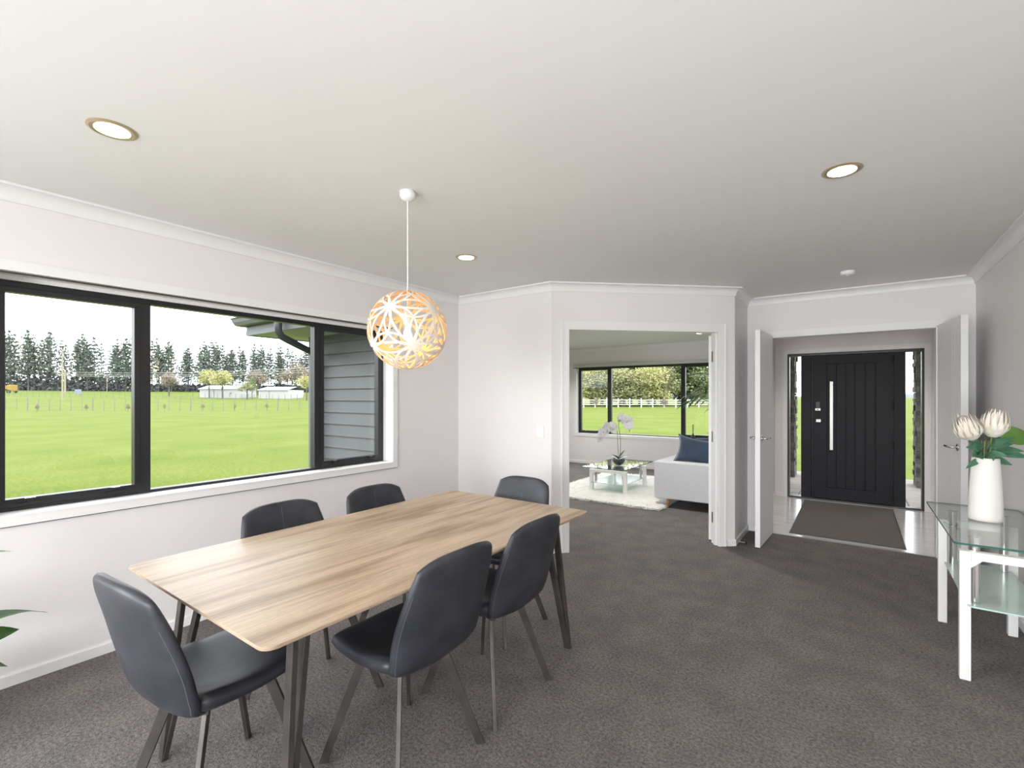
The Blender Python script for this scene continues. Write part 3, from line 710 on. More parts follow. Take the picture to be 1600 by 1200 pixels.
def make_chair():
    r = thing('dining_chair')
    b, smid, snrm = pad(SEAT, .052, 22, 22, .12, .10, False)
    seat = b.build('seat', 'leather', r, smooth=True); weld(seat)
    b, bmid, bnrm = pad(BACK, .040, 36, 26, .075, .0, True)
    back = b.build('backrest', 'leather', r, smooth=True); weld(back)
    # seams
    def line(mid, nrm, side, th, pts, rad):
        return [mid(t, bb)+nrm(t, bb)*side*(th/2*.97) for t, bb in pts]
    m = MB()
    fs = 1 if bnrm(.6, 0).y > 0 else -1
    m.tube(line(bmid, bnrm, fs, .040, [(.28+.66*k/20, 0) for k in range(21)], 0), .0011, 5)
    m.build('centre_seam', 'stitch', back)
    for bb in (-.93, .93):
        pts = [(.10+.74*k/24, bb) for k in range(25)]
        MB().tube([bmid(t, x)+bnrm(t, x)*(-fs)*(.040/2*max(0, 1-abs(x)**9)**.42) for t, x in pts], .0012, 5).build('side_seam', 'stitch', back)
    # legs
    b = MB(); b.box(-.12, .12, -.115, .115, .408, .418); b.bar((-.12, -.12, .40), (.12, .12, .40), .016, .03); b.bar((-.12, .12, .40), (.12, -.12, .40), .016, .03)
    b.build('seat_mount', 'bronze', r)
    for sx in (-1, 1):
        for sy in (-1, 1):
            t = Vector((sx*.105, sy*.100, .410)); f = Vector((sx*.214, sy*.210, 0))
            rad = Vector((f.x, f.y, 0)).normalized(); per = Vector((-rad.y, rad.x, 0))
            c = [(-1, -1), (1, -1), (1, 1), (-1, 1)]
            w, d = .0165, .0075
            m = MB().hexa([f+rad*w*i+per*d*j for i, j in c], [t+rad*w*1.1*i+per*d*j for i, j in c])
            m.build('leg', 'bronze', r, bevel=.0015)
    return r
chair = make_chair()
spots = [  # x, y, facing angle (deg from +y), label
    (1.515, .755, 4, 'charcoal leather dining chair at the near end of the table, by the left window'),
    (1.868, 1.262, 90, 'charcoal leather dining chair on the right side of the table, nearer to the viewer'),
    (1.868, 1.785, 90, 'charcoal leather dining chair on the right side of the table, farther from the viewer'),
    (1.235, 1.272, -90, 'charcoal leather dining chair under the window, nearer to the table end by the viewer'),
    (1.245, 1.835, -90, 'charcoal leather dining chair under the window, farther from the viewer'),
    (1.515, 2.325, 180, 'charcoal leather dining chair at the far end of the table, facing the viewer')]
for i, (x, y, a, lab) in enumerate(spots):
    c = chair if i == 0 else copy_tree(chair)
    c.location = (x, y, 0); c.rotation_euler.z = radians(a)
    tag(c, lab, 'chair', 'charcoal dining chairs around the table')

# ================================================================== GLASS TABLES
def glass_table(name, x0, x1, y0, y1, hg, over_x, over_y, leg_h, shelf_z, label, cat, bar=.045, topw=.01, rail=.04):
    cx_, cy_ = (x0+x1)/2, (y0+y1)/2
    r = thing(name, (cx_, cy_, 0), label=label, cat=cat)
    gx_, gy_ = (x1-x0)/2, (y1-y0)/2
    g = MB(); q = rrect(gx_, gy_, .012, 3); n = len(q); vs = [(x, y, hg-topw) for x, y in q]+[(x, y, hg) for x, y in q]
    g.add(vs, [tuple(range(n))[::-1], tuple(range(n, 2*n))], 0); g.add(vs, [(i, (i+1) % n, n+(i+1) % n, n+i) for i in range(n)], 1)
    g.build('glass_top', ['table_glass', 'glass_edge'], r, fix=False)
    lx, ly = gx_-over_x, gy_-over_y
    for s in (-1, 1):
        yc = s*(ly-bar/2)
        b = MB()
        for t in (-1, 1):
            xa, xb = sorted((t*lx, t*(lx-bar))); b.box(xa, xb, yc-bar/2, yc+bar/2, 0, leg_h)
            c = .04; xi = t*(lx-bar)
            b.add([(xi, yc-bar/2, leg_h-rail), (xi-t*c, yc-bar/2, leg_h-rail), (xi, yc-bar/2, leg_h-rail-c), (xi, yc+bar/2, leg_h-rail), (xi-t*c, yc+bar/2, leg_h-rail), (xi, yc+bar/2, leg_h-rail-c)],
                  [(0, 1, 2), (3, 5, 4), (1, 4, 5, 2), (0, 3, 4, 1), (0, 2, 5, 3)])
        b.box(-lx+bar, lx-bar, yc-bar/2, yc+bar/2, leg_h-rail, leg_h)
        b.build('leg_frame', 'white_lacquer', r, bevel=.003)
        for t in (-1, 1):
            px_, py_ = t*(lx-bar-.022), s*(ly-bar-.022)
            b = MB(); b.tube([(px_, py_, shelf_z+.002), (px_, py_, hg-topw-.004)], .0195, 20); b.build('post', 'chrome', r, smooth=False)
            b = MB(); b.tube([(px_, py_, hg-topw-.006), (px_, py_, hg-topw)], .024, 20); b.tube([(px_, py_, shelf_z-.012), (px_, py_, shelf_z-.008)], .022, 20); b.build('post_cap', 'chrome', r)
    sh = MB(); q = rrect(lx-.028, ly+.02, .02, 3); n = len(q); vs = [(x, y, shelf_z-.008) for x, y in q]+[(x, y, shelf_z) for x, y in q]
    sh.add(vs, [tuple(range(n))[::-1], tuple(range(n, 2*n))], 0); sh.add(vs, [(i, (i+1) % n, n+(i+1) % n, n+i) for i in range(n)], 1)
    sh.build('frosted_shelf', ['frost', mat('frost_edge', (.45, .62, .58), .3)], r, fix=False)
    return r
glass_table('console_table', 3.677, 4.100, 3.04, 4.12, .705, .038, .15, .632, .375, 'white console table with clear glass top and frosted shelf by the right wall', 'table', bar=.042)
glass_table('coffee_table', .10, .745, 6.16, 7.31, .385, .04, .17, .335, .15, 'white coffee table with glass top standing on the shaggy rug', 'table', bar=.05)

# vase
VX, VY, VZ = 3.885, 3.675, .705
v = thing('vase', (VX, VY, VZ), label='tall tapering white ceramic vase on the glass console', cat='vase')
MB().lathe([(0, .0), (.066, .0), (.0715, .006), (.0715, .03), (.069, .12), (.066, .2), (.062, .27), (.0575, .335), (.0565, .345), (.053, .347), (.051, .34), (.054, .3), (.06, .1), (.0, .09)], 40).build('vase_body', 'vase', v, smooth=True)
# leaf helper: ribbon leaf with curve, used by plants
def leaf_blade(m, base, d, length, width, droop=.3, up=Vector((0, 0, 1)), n=8, mi=0, fold=.25, twist=0, wshape=.8, thick=0):
    base = Vector(base); d = Vector(d).normalized(); side = d.cross(up)
    side = side.normalized() if side.length > 1e-4 else Vector((1, 0, 0))
    vs = []; p = base.copy(); dd = d.copy()
    k0 = len(m.v)
    for i in range(n+1):
        t = i/n
        w = width*.5*(sin(pi*min(1, t**wshape*.97+.03)))**.9+.0005
        nrm_ = side.cross(dd).normalized()
        sd = (side*cos(twist*t)+nrm_*sin(twist*t))
        nn = sd.cross(dd).normalized()
        vs += [p-sd*w+nn*w*fold, p, p+sd*w+nn*w*fold]
        dd = (dd-Vector((0, 0, 1))*droop/n).normalized(); p = p+dd*length/n
    fs = []
    for i in range(n):
        a = i*3; fs += [(a, a+1, a+4, a+3), (a+1, a+2, a+5, a+4)]
    m.add(vs, fs, mi)
    return p
def protea(loc, axis, label, size=.075):
    r = thing('protea_flower', loc, label=label, cat='flower', group='white proteas in the vase')
    ax = Vector(axis).normalized(); q = Vector((0, 0, 1)).rotation_difference(ax).to_matrix()
    def ring_petals(cnt, rad0, bulge, hgt, z0, wid, a0, m, tipin, mi=0):
        for k in range(cnt):
            a = a0+2*pi*k/cnt; jit = R.uniform(.93, 1.05)
            vs = []; nn = 7
            for i in range(nn+1):
                t = i/nn
                rr = (rad0+(bulge-rad0)*sin(min(1, t*1.5)*pi/2)-(tipin*max(0, t-.55)/.45))*jit
                z = z0+hgt*t*jit; w = wid*.5*sin(pi*(.10+.895*t)**.62)**.8+.0006
                c_ = Vector((cos(a), sin(a), 0)); s_ = Vector((-sin(a), cos(a), 0))
                for o_, f_ in ((-1, -.28), (0, 0), (1, -.28)): vs.append(q @ (c_*(rr+f_*w)+s_*w*o_+Vector((0, 0, z))))
            m.add(vs, [f for i in range(nn) for f in ((i*3, i*3+1, i*3+4, i*3+3), (i*3+1, i*3+2, i*3+5, i*3+4))], mi)
    for (cnt, r0_, bl, hg, z0, wd, a0, tip) in ((9, .016, size*.66, size*.75, -.006, size*.46, 0, .0), (13, .018, size*.90, size*1.20, 0, size*.40, .2, size*.02), (14, .018, size*.84, size*1.60, 0, size*.36, .45, size*.10), (14, .016, size*.72, size*1.85, .0, size*.32, .1, size*.16), (11, .012, size*.54, size*1.95, .0, size*.28, .3, size*.14)):
        m = MB(); ring_petals(cnt, r0_, bl, hg, z0, wd, a0, m, tip); m.build('petals', 'petal', r, smooth=True, fix=False)
    m = MB(); m.lathe([(0, size*1.95), (size*.16, size*1.86), (size*.34, size*1.7), (size*.46, size*.9), (size*.2, 0)], 14); m.v = [tuple(q @ Vector(x)) for x in m.v]
    m.build('flower_heart', 'petal_tip', r, smooth=True)
    m = MB(); dest = Vector((VX, VY, VZ+.12))-Vector(loc)
    m.tube([(0, 0, 0), ax*-.03, dest*.55+ax*-.02, dest], .0042, 7); m.build('stem', 'stem', r, smooth=True)
    return r
RT = Vector((cos(YAW), sin(YAW), 0)); FW = Vector((-sin(YAW), cos(YAW), 0)); V0 = Vector((VX, VY, VZ))
protea(tuple(V0+RT*-.075+Vector((0, 0, .452))), RT*-.55+FW*-.12+Vector((0, 0, 1)), 'white protea leaning left out of the vase')
protea(tuple(V0+RT*.016+FW*-.02+Vector((0, 0, .468))), RT*.10+FW*-.1+Vector((0, 0, 1)), 'white protea standing upright in the vase beside the big leaf')
fs_ = thing('leaf_spray', (VX, VY, VZ+.34), label='sprays of blue-green leaves round the proteas in the vase', cat='foliage')
m = MB()
for (a, el, ln, wd, z) in ((-1.0, .35, .13, .035, .05), (-.9, .15, .11, .035, .03), (-1.0, -.25, .12, .022, .0), (1.0, .25, .15, .036, .04), (1.0, .1, .17, .038, .03), (.85, -.1, .10, .034, .0), (.5, .5, .12, .03, .06), (-.4, .5, .10, .032, .05), (.3, .2, .08, .034, .02), (-.6, .1, .09, .034, .02), (1.0, .55, .12, .03, .06), (-.2, .15, .08, .036, .01), (.05, .6, .09, .034, .03), (-1, .6, .08, .03, .07)):
    d = RT*a+FW*R.uniform(-.9, .3)*(1-abs(a)*.6)+Vector((0, 0, el))
    lm = MB(); leaf_blade(lm, (RT*a*.02+Vector((0, 0, z))), d, ln*1.05, wd*1.35, .35, n=7, fold=.3, up=(FW*-1+Vector((R.uniform(-.6, .6), 0, R.uniform(.2, 1.1)))))
    lm.build('leaf', 'leaf_blue', fs_, smooth=True, fix=False)
m.tube([(0, 0, -.2), (.004, 0, .03)], .004, 6)
for k in range(5): m.tube([(R.uniform(-.02, .02), R.uniform(-.02, .02), -.2), (R.uniform(-.03, .03), R.uniform(-.03, .03), .10)], .0035, 6)
m.build('stems', 'stem', fs_)
bl = thing('broad_leaf', (VX, VY, VZ+.34), label='broad bright green leaf sticking out of the vase to the right', cat='foliage')
m = MB(); leaf_blade(m, RT*.07+Vector((0, 0, .11))+FW*-.02, RT*1+FW*.35+Vector((0, 0, .20)), .25, .13, .12, n=12, fold=.18, wshape=.7, up=FW*-1+Vector((0, 0, .7))); m.build('blade', 'leaf_bright', bl, smooth=True, fix=False)
m = MB(); m.tube([(0, 0, -.2), RT*.02+Vector((0, 0, .0)), RT*.07+FW*-.02+Vector((0, 0, .11))], .004, 6); m.build('stem', 'stem', bl)
bl = thing('broad_leaf', (VX, VY, VZ+.34), label='broad dark green leaf behind the bright one in the vase', cat='foliage')
m = MB(); leaf_blade(m, RT*.05+FW*.05+Vector((0, 0, .10)), RT*1+FW*.5+Vector((0, 0, .02)), .22, .12, .06, n=12, fold=.12, twist=.2, wshape=.7, up=FW*-1+Vector((0, 0, .4))); m.build('blade', 'leaf_dark', bl, smooth=True, fix=False)
m = MB(); m.tube([(0, 0, -.2), RT*.015+Vector((0, 0, .0)), RT*.05+FW*.05+Vector((0, 0, .10))], .004, 6); m.build('stem', 'stem', bl)

# entrance mat
em = thing('entrance_mat', (3.215, 6.54, 0), label='dark brown-grey rectangular mat on the entry tiles before the black door', cat='mat')
MB().box(-.457, .457, -.935, .935, 0, .009).build('mat_pile', 'mat', em, bevel=.003)
b = MB()
for (xa, xb, ya, yb) in ((-.463, -.455, -.94, .94), (.455, .463, -.94, .94), (-.463, .463, -.942, -.934), (-.463, .463, .934, .942)): b.box(xa, xb, ya, yb, 0, .007)
b.build('edging', 'black', em)

# ================================================================== LIVING ROOM
# sofa
sf = thing('sofa', (1.66, 6.85, 0), label='pale grey fabric sofa with tapered wooden legs in the living room', cat='sofa')
def soft(m_, name, mats, par, bev=.03): return m_.build(name, mats, par, bevel=bev, seg=4, smooth=False)
soft(MB().box(-.43, .44, -.90, -.72, .115, .575), 'arm', 'sofa', sf, .015)
soft(MB().box(-.43, .44, .72, .90, .115, .575), 'arm', 'sofa', sf, .015)
soft(MB().box(-.42, .44, -.72, .72, .115, .36), 'base', 'sofa', sf, .01)
soft(MB().box(.24, .45, -.90, .90, .30, .80), 'backrest', 'sofa', sf, .05)
soft(MB().box(-.50, .26, -.715, 0, .36, .555), 'seat_cushion', 'sofa', sf, .05)
soft(MB().box(-.50, .26, .005, .715, .36, .555), 'seat_cushion', 'sofa', sf, .05)
for x in (-.27, .36):
    for y in (-.82, .82): MB().tube([(x, y, .115), (x*1.03, y*1.01, 0)], [.026, .015], 14).build('leg', 'beech', sf, smooth=False)
def cushion(name, loc, rot, w, h, t, label, group=None):
    r = thing(name, loc, label=label, cat='cushion', group=group); r.rotation_euler = rot
    m = MB(); n = 16
    for s in (1, -1):
        for i in range(n+1):
            for j in range(n+1):
                u, v_ = -1+2*i/n, -1+2*j/n
                e = 1-.22*(1-abs(u)**2)*abs(v_)**2; f_ = 1-.16*(1-abs(v_)**2)*abs(u)**2
                h_ = t/2*(max(0, (1-u**4)*(1-v_**4)))**.6+.004*sin(u*7+v_*3)
                m.v.append((u*w/2*f_, s*h_ if abs(u) < 1 and abs(v_) < 1 else 0, v_*h/2*e))
    k = (n+1)**2
    for i in range(n):
        for j in range(n):
            q = (i*(n+1)+j, i*(n+1)+j+1, (i+1)*(n+1)+j+1, (i+1)*(n+1)+j); m.f += [q, tuple(k+x for x in q[::-1])]; m.mi += [0, 0]
    o = m.build('cover', 'navy', r, smooth=True); weld(o)
    ed = [(-1, -1), (1, -1), (1, 1), (-1, 1), (-1, -1)]; pts = []
    for (a, c), (a2, c2) in zip(ed, ed[1:]):
        for q in range(8):
            u = a+(a2-a)*q/8; v_ = c+(c2-c)*q/8
            e = 1-.22*(1-abs(u)**2)*abs(v_)**2; f_ = 1-.16*(1-abs(v_)**2)*abs(u)**2
            pts.append((u*w/2*f_, 0, v_*h/2*e))
    pts.append(pts[0]); MB().tube(pts, .004, 6).build('piping', 'navy', r)
    return r
cushion('cushion', (1.70, 6.22, .70), (radians(-14), radians(7), 0), .56, .37, .15, 'navy blue cushion leaning on the sofa arm, left and in front', None)
cushion('cushion', (1.86, 6.40, .725), (radians(-16), radians(-14), radians(-8)), .50, .40, .15, 'navy blue cushion on the sofa behind the other one', None)
# rug
rg = thing('rug', (.50, 6.9, 0), label='white shaggy rug under the coffee table', cat='rug')
m = MB(); nx, ny = 60, 78
for i in range(nx+1):
    for j in range(ny+1):
        x = -.88+1.76*i/nx; y = -1.18+2.36*j/ny
        ed = min(i, nx-i, j, ny-j); x += R.uniform(-.012, .012); y += R.uniform(-.012, .012)
        m.v.append((x, y, (.003 if ed == 0 else .022+R.uniform(0, .016))))
for i in range(nx):
    for j in range(ny): m.f.append((i*(ny+1)+j, (i+1)*(ny+1)+j, (i+1)*(ny+1)+j+1, i*(ny+1)+j+1)); m.mi.append(0)
m.build('rug_backing', 'rug', rg, smooth=True)
m = MB()
for k in range(9000):
    if k < 2600:
        a = R.random(); q = R.choice((0, 1, 2, 3)); x = (-.88+1.76*a if q < 2 else (-.87 if q == 2 else .87)); y = (-1.18+2.36*a if q > 1 else (-1.17 if q == 0 else 1.17))
    else: x = R.uniform(-.87, .87); y = R.uniform(-1.17, 1.17)
    a = R.uniform(0, 2*pi); l_ = R.uniform(.02, .045); w = .006
    dx, dy = cos(a)*l_*.8, sin(a)*l_*.8
    z = R.uniform(.008, .026)
    m.add([(x-w*sin(a), y+w*cos(a), z), (x+w*sin(a), y-w*cos(a), z), (x+dx, y+dy, max(.002, z+R.uniform(-.01, .018)))], [(0, 1, 2)])
m.build('pile', 'rug', rg, kind='stuff', fix=False)
# orchid
OX, OY, OZ = .48, 6.60, .385
oc = thing('orchid', (OX, OY, OZ), label='white orchid in a dark round bowl on the coffee table', cat='plant')
MB().lathe([(0, 0), (.035, 0), (.045, .006), (.075, .03), (.093, .065), (.095, .095), (.088, .097), (.086, .08), (0, .075)], 28).build('bowl', 'bowl', oc, smooth=True)
for k, (a, ln, el) in enumerate(((-1, .19, .6), (-.8, .15, .9), (1, .2, .55), (.9, .17, 1.0), (.4, .15, .9), (-.4, .16, .5), (.75, .16, .2), (-.75, .15, .2))):
    m = MB(); leaf_blade(m, (0, 0, .085), RT*a+FW*R.uniform(-.5, .5)+Vector((0, 0, el)), ln*1.15, .062, .75, n=8, fold=.2); m.build('leaf', 'leaf_dark', oc, smooth=True, fix=False)
sA = [Vector((0, 0, .08)), RT*-.015+Vector((0, 0, .3)), RT*-.02+Vector((0, 0, .48)), RT*-.05+Vector((0, 0, .55)), RT*-.13+Vector((0, 0, .57)), RT*-.22+Vector((0, 0, .51)), RT*-.28+Vector((0, 0, .42))]
sB = [Vector((.01, 0, .08)), RT*.03+Vector((0, 0, .3)), RT*.01+Vector((0, 0, .5)), RT*.0+Vector((0, 0, .62)), RT*.06+Vector((0, 0, .68)), RT*.14+Vector((0, 0, .60)), RT*.16+Vector((0, 0, .50))]
for s_ in (sA, sB):
    pts = [Vector(catmull([tuple(p) for p in s_], t/18)) for t in range(19)]; MB().tube(pts, .0035, 6).build('stem', 'stem_dark', oc)
def blossom(par, loc, s=.045):
    m = MB(); n_ = (FW*-1+RT*R.uniform(-.5, .5)+Vector((0, 0, R.uniform(-.3, .3)))).normalized()
    u = n_.cross(Vector((0, 0, 1))).normalized(); w = u.cross(n_)
    a0 = R.uniform(-.2, .2)
    for k in range(5):
        a = a0+pi/2+2*pi*k/5; d = u*cos(a)+w*sin(a); sd = u*-sin(a)+w*cos(a); wd = s*(.62 if k in (1, 4) else .42)
        vs = [Vector(loc), Vector(loc)+d*s*.45-sd*wd+n_*.006, Vector(loc)+d*s*.5+n_*.010, Vector(loc)+d*s*.45+sd*wd+n_*.006, Vector(loc)+d*s*.85-sd*wd*.7, Vector(loc)+d*s*1.0, Vector(loc)+d*s*.85+sd*wd*.7]
        m.add(vs, [(0, 1, 2), (0, 2, 3), (1, 4, 5, 2), (2, 5, 6, 3)])
    o = m.build('blossom', 'orchid', par, smooth=True, fix=False)
    c = MB(); c.lathe([(0, -.006), (.006, 0), (0, .008)], 8, tuple(Vector(loc)+n_*.012)); c.build('blossom_heart', 'orchid_heart', o)
for t in range(17):
    p = Vector(catmull([tuple(q) for q in sA], .50+.50*t/16)); blossom(oc, p+Vector((R.uniform(-.03, .03), R.uniform(-.03, .03), R.uniform(-.05, .03))), .056)
for t in range(13):
    p = Vector(catmull([tuple(q) for q in sB], .60+.30*t/12)); blossom(oc, p+Vector((R.uniform(-.03, .03), R.uniform(-.03, .03), R.uniform(-.02, .04))), .056)
for p in (sB[-1], sB[-1]+Vector((0, 0, .04)), sA[-1]+Vector((0, 0, -.03))):
    MB().lathe([(0, -.012), (.008, -.004), (.007, .006), (0, .012)], 8, tuple(p)).build('bud', 'leaf', oc, smooth=True)
# palm beside sofa
pm = thing('potted_palm', (1.83, 8.2, 0), label='green palm fronds reaching in from behind the living room door', cat='plant')
MB().lathe([(0, 0), (.13, 0), (.17, .30), (.16, .31), (.15, .27), (0, .26)], 24).build('pot', 'bowl', pm, smooth=True)
for (a, ln, hz) in ((pi*.98, .70, 1.45), (pi*1.15, .68, 1.35), (pi*.85, .60, 1.6), (pi*.5, .4, 1.4), (pi*1.4, .5, 1.3)):
    m = MB(); d = Vector((cos(a), sin(a), 0)); pts = []
    for k in range(13):
        t = k/12; pts.append(Vector((0, 0, .3))+Vector((0, 0, (hz-.3)*sin(t*pi*.56)))+d*ln*1.1*t**1.7)
    m.tube(pts, .006, 6); fr = m.build('stem', 'leaf', pm)
    m = MB()
    for k in range(5, 13):
        p = pts[k]; ax_ = (pts[min(k+1, 12)]-pts[k-1]).normalized(); sd = ax_.cross(Vector((0, 0, 1))).normalized()
        for s in (-1, 1): leaf_blade(m, p, sd*s*.8+ax_*.7, .32, .042, .8, n=5)
    m.build('frond', 'leaf_dark', fr, smooth=True, fix=False)
# diffuser on the sill
df = thing('reed_diffuser', (.90, 8.995, .626), label='small dark bottle with reeds on the living room window sill', cat='ornament')
MB().lathe([(0, 0), (.038, 0), (.045, .02), (.04, .055), (.015, .075), (.014, .10), (0, .10)], 16).build('bottle', 'bowl', df, smooth=True)
b = MB()
for dx in (-.03, 0, .025): b.tube([(0, 0, .06), (dx*.4, 0, .26)], .003, 5)
b.build('reed', 'stem_dark', df)

# ================================================================== PLANT AT THE LEFT EDGE
pp = thing('potted_plant', (.36, .11, 0), label='broad-leaved dark green potted plant at the left edge under the window', cat='plant')
MB().lathe([(0, 0), (.11, 0), (.14, .22), (.13, .23), (.12, .2), (0, .19)], 24).build('pot', 'vase', pp, smooth=True)
MB().tube([(0, 0, .18), (.0, .02, .42), (.01, .0, .66)], .012, 8).build('stem', 'stem', pp)
def pl_leaf(base, d, ln, wd, droop, twist=0, m_='leaf_dark'):
    m = MB(); leaf_blade(m, base, d, ln, wd, droop, n=10, fold=.2, twist=twist, up=Vector((.8, -.3, .7))); m.build('leaf', m_, pp, smooth=True, fix=False)
pl_leaf((-.02, .10, .42), (-.25, .9, .42), .36, .07, 1.0, .6)
pl_leaf((0, .08, .38), (-.25, .9, .1), .26, .09, .35, -.5)
pl_leaf((0, .06, .35), (-.1, 1, -.25), .26, .07, .5, .3)
pl_leaf((0, .06, .33), (-.1, 1, -.45), .24, .05, .7, .2, 'leaf')
pl_leaf((0, .02, .68), (-.1, 1, .75), .30, .06, 1.0, .3, 'leaf')
pl_leaf((0, .02, .66), (-.3, 1, .55), .27, .05, 1.2, .2)
for a in (4.4, 5.2, 6.1): pl_leaf((0, 0, .45), (cos(a), sin(a), .6), .34, .1, .9)

# ================================================================== OUTSIDE
def bearing(px, d):      # plan position at a camera bearing and depth (metres)
    t = (px-800)/FOC
    return Vector((CAMX+d*(-sin(YAW)+t*cos(YAW)), d*(cos(YAW)+t*sin(YAW))))
def terrain(x, y):
    dx, dy = x-CAMX, y
    d = -sin(YAW)*dx+cos(YAW)*dy
    k = 0
    if x < -5:
        ratio = y/(-x); k = 1-sstep(.95, 1.5, ratio)
    dd = sqrt(dx*dx+dy*dy)*.76
    return -.22+k*.036*max(0, min(dd, 400)-56)
g = MB(); rad = [1, 3, 6, 9, 13, 18, 25, 34, 44, 54, 60, 68, 78, 90, 105, 125, 150, 180, 220, 280, 380, 550, 900, 1400]; na = 96
g.v.append((0, 2, -.22))
for r_ in rad:
    for k in range(na):
        a = 2*pi*k/na; x, y = r_*cos(a), 2+r_*sin(a); g.v.append((x, y, terrain(x, y)))
for k in range(na): g.f.append((0, 1+k, 1+(k+1) % na)); g.mi.append(0)
for i in range(len(rad)-1):
    for k in range(na): a = 1+i*na; g.f.append((a+k, a+na+k, a+na+(k+1) % na, a+(k+1) % na)); g.mi.append(0)
tag(g.build('ground', 'grass', smooth=True), 'flat yellow-green lawn and paddocks around the house', kind='structure')
# porch
po = thing('porch_floor', kind='structure', label='cream paved porch outside the entrance door')
MB().box(1.8, 4.7, 7.8, 10.66, -.22, -.055).build('porch_base', mat('mortar', (.2, .18, .16), .9), po)
for i in range(7):
    for j in range(14):
        x0 = 1.8+i*.4145; y0 = 7.8+j*.2043
        MB().box(x0+.004, x0+.4105, y0+.004, y0+.2003, -.06, -.04+R.uniform(-.001, .001)).build('paving_slab', 'paver', po)
tag(MB().box(1.8, 4.7, 7.8, 10.3, 2.42, 2.6).build('porch_roof', 'soffit'), 'porch roof above the entrance', 'roof', kind='structure')
def stone_pillar(x0, x1, y0, y1, label):
    r = thing('stone_pillar', ((x0+x1)/2, (y0+y1)/2, -.04), label=label, cat='pillar')
    cx_, cy_ = (x0+x1)/2, (y0+y1)/2; hx_, hy_ = (x1-x0)/2-.03, (y1-y0)/2-.03
    MB().box(-hx_, hx_, -hy_, hy_, 0, 2.46).build('pillar_core', 'stone', r)
    z = 0
    while z < 2.42:
        h_ = R.uniform(.045, .10); z1 = min(z+h_, 2.46)
        for side in range(4):
            ln = (hx_ if side % 2 == 0 else hy_)*2+.06; u = -ln/2
            while u < ln/2-.04:
                w = min(R.uniform(.12, .26), ln/2-u)
                dpt = R.uniform(.018, .048)
                b = MB(); j = lambda: R.uniform(-.006, .006)
                if side == 0: q = [(u, -hy_-dpt), (u+w-.004, -hy_-dpt+j()), (u+w-.004, -hy_+.01), (u, -hy_+.01)]
                elif side == 2: q = [(u, hy_-.01), (u+w-.004, hy_-.01), (u+w-.004, hy_+dpt), (u, hy_+dpt+j())]
                elif side == 1: q = [(hx_-.01, u), (hx_+dpt, u), (hx_+dpt+j(), u+w-.004), (hx_-.01, u+w-.004)]
                else: q = [(-hx_-dpt, u), (-hx_+.01, u), (-hx_+.01, u+w-.004), (-hx_-dpt+j(), u+w-.004)]
                b.prism(q, z+.002, z1-.002); b.build('stone', R.choice(('stone', 'stone', 'stone2')), r)
                u += w
        z = z1
stone_pillar(1.98, 2.43, 9.80, 10.22, 'dark stacked stone porch pillar seen through the left sidelight')
stone_pillar(4.08, 4.53, 9.78, 10.20, 'dark stacked stone porch pillar seen through the right sidelight')
# foliage generators (shared meshes)
def cloud(cards, mat_, name='foliage'):
    m = MB()
    for c, s, nrm_ in cards:
        u = nrm_.cross(Vector((0, 0, 1)));
        if u.length < .01: u = Vector((1, 0, 0))
        u.normalize(); w = nrm_.cross(u).normalized(); a = R.uniform(0, 6.28); e1 = u*cos(a)+w*sin(a); e2 = w*cos(a)-u*sin(a)
        m.add([c-e1*s, c-e2*s*.55, c+e1*s, c+e2*s*.55], [(0, 1, 2, 3)])
    return m
def rv(): return Vector((R.gauss(0, 1), R.gauss(0, 1), R.gauss(0, 1))).normalized()
def pine_mesh(seed):
    R.seed(seed); cards = []
    h = 1.0
    base = R.uniform(.18, .34)
    whorls = 13
    for w in range(whorls):
        t = w/(whorls-1); z = base+(1-base)*t
        rad_ = (.19*(1-t)**.7+.016)*R.uniform(.75, 1.25)
        nb = R.randint(4, 6) if t < .9 else 3
        a0 = R.uniform(0, 6.28)
        for k in range(nb):
            a = a0+2*pi*k/nb+R.uniform(-.3, .3); L_ = rad_*R.uniform(.6, 1.15)
            for q in range(15 if t < .85 else 8):
                u = R.random()**.7
                p = Vector((cos(a)*L_*u, sin(a)*L_*u, z+L_*u*.35+R.uniform(-.012, .012)))+rv()*.012
                cards.append((p, R.uniform(.012, .024), rv()))
    for q in range(60):   # sparse dead lower twigs
        a = R.uniform(0, 6.28); u = R.uniform(.0, .09); cards.append((Vector((cos(a)*u, sin(a)*u, R.uniform(.08, base))), R.uniform(.006, .012), rv()))
    return cloud(cards, 'pine'), base
pines = []
for k in range(5):
    m, _ = pine_mesh(100+k); r = thing('pine_tree', (0, 0, -500))
    m.build('foliage', 'pine' if k % 2 else 'pine2', r, fix=False); MB().tube([(0, 0, -.03), (.004, .003, .45), (0, 0, .97)], [.0095, .007, .002], 6).build('trunk', 'bark', r)
    pines.append([r, False])
R.seed(11)
PL, PRr = bearing(-20, 138), bearing(505, 182)
cnt = 92
for k in range(cnt):
    t = k/(cnt-1)*1.0; p = PL.lerp(PRr, t)+Vector((R.uniform(-1.2, 1.2), R.uniform(-2.5, 2.5)))
    src = pines[k % 5]
    if not src[1]: o = src[0]; src[1] = True
    else: o = copy_tree(src[0])
    hgt = R.uniform(14.6, 18.4)*(1 if R.random() < .75 else .84)*(1-.06*t)
    o.location = (p.x, p.y, terrain(p.x, p.y)-.2); w_ = hgt*R.uniform(.85, 1.15); o.scale = (w_, w_, hgt); o.rotation_euler.z = R.uniform(0, 6.28)
    tag(o, 'tall pine in the shelterbelt row beyond the paddocks', 'tree', 'pines of the distant shelterbelt')
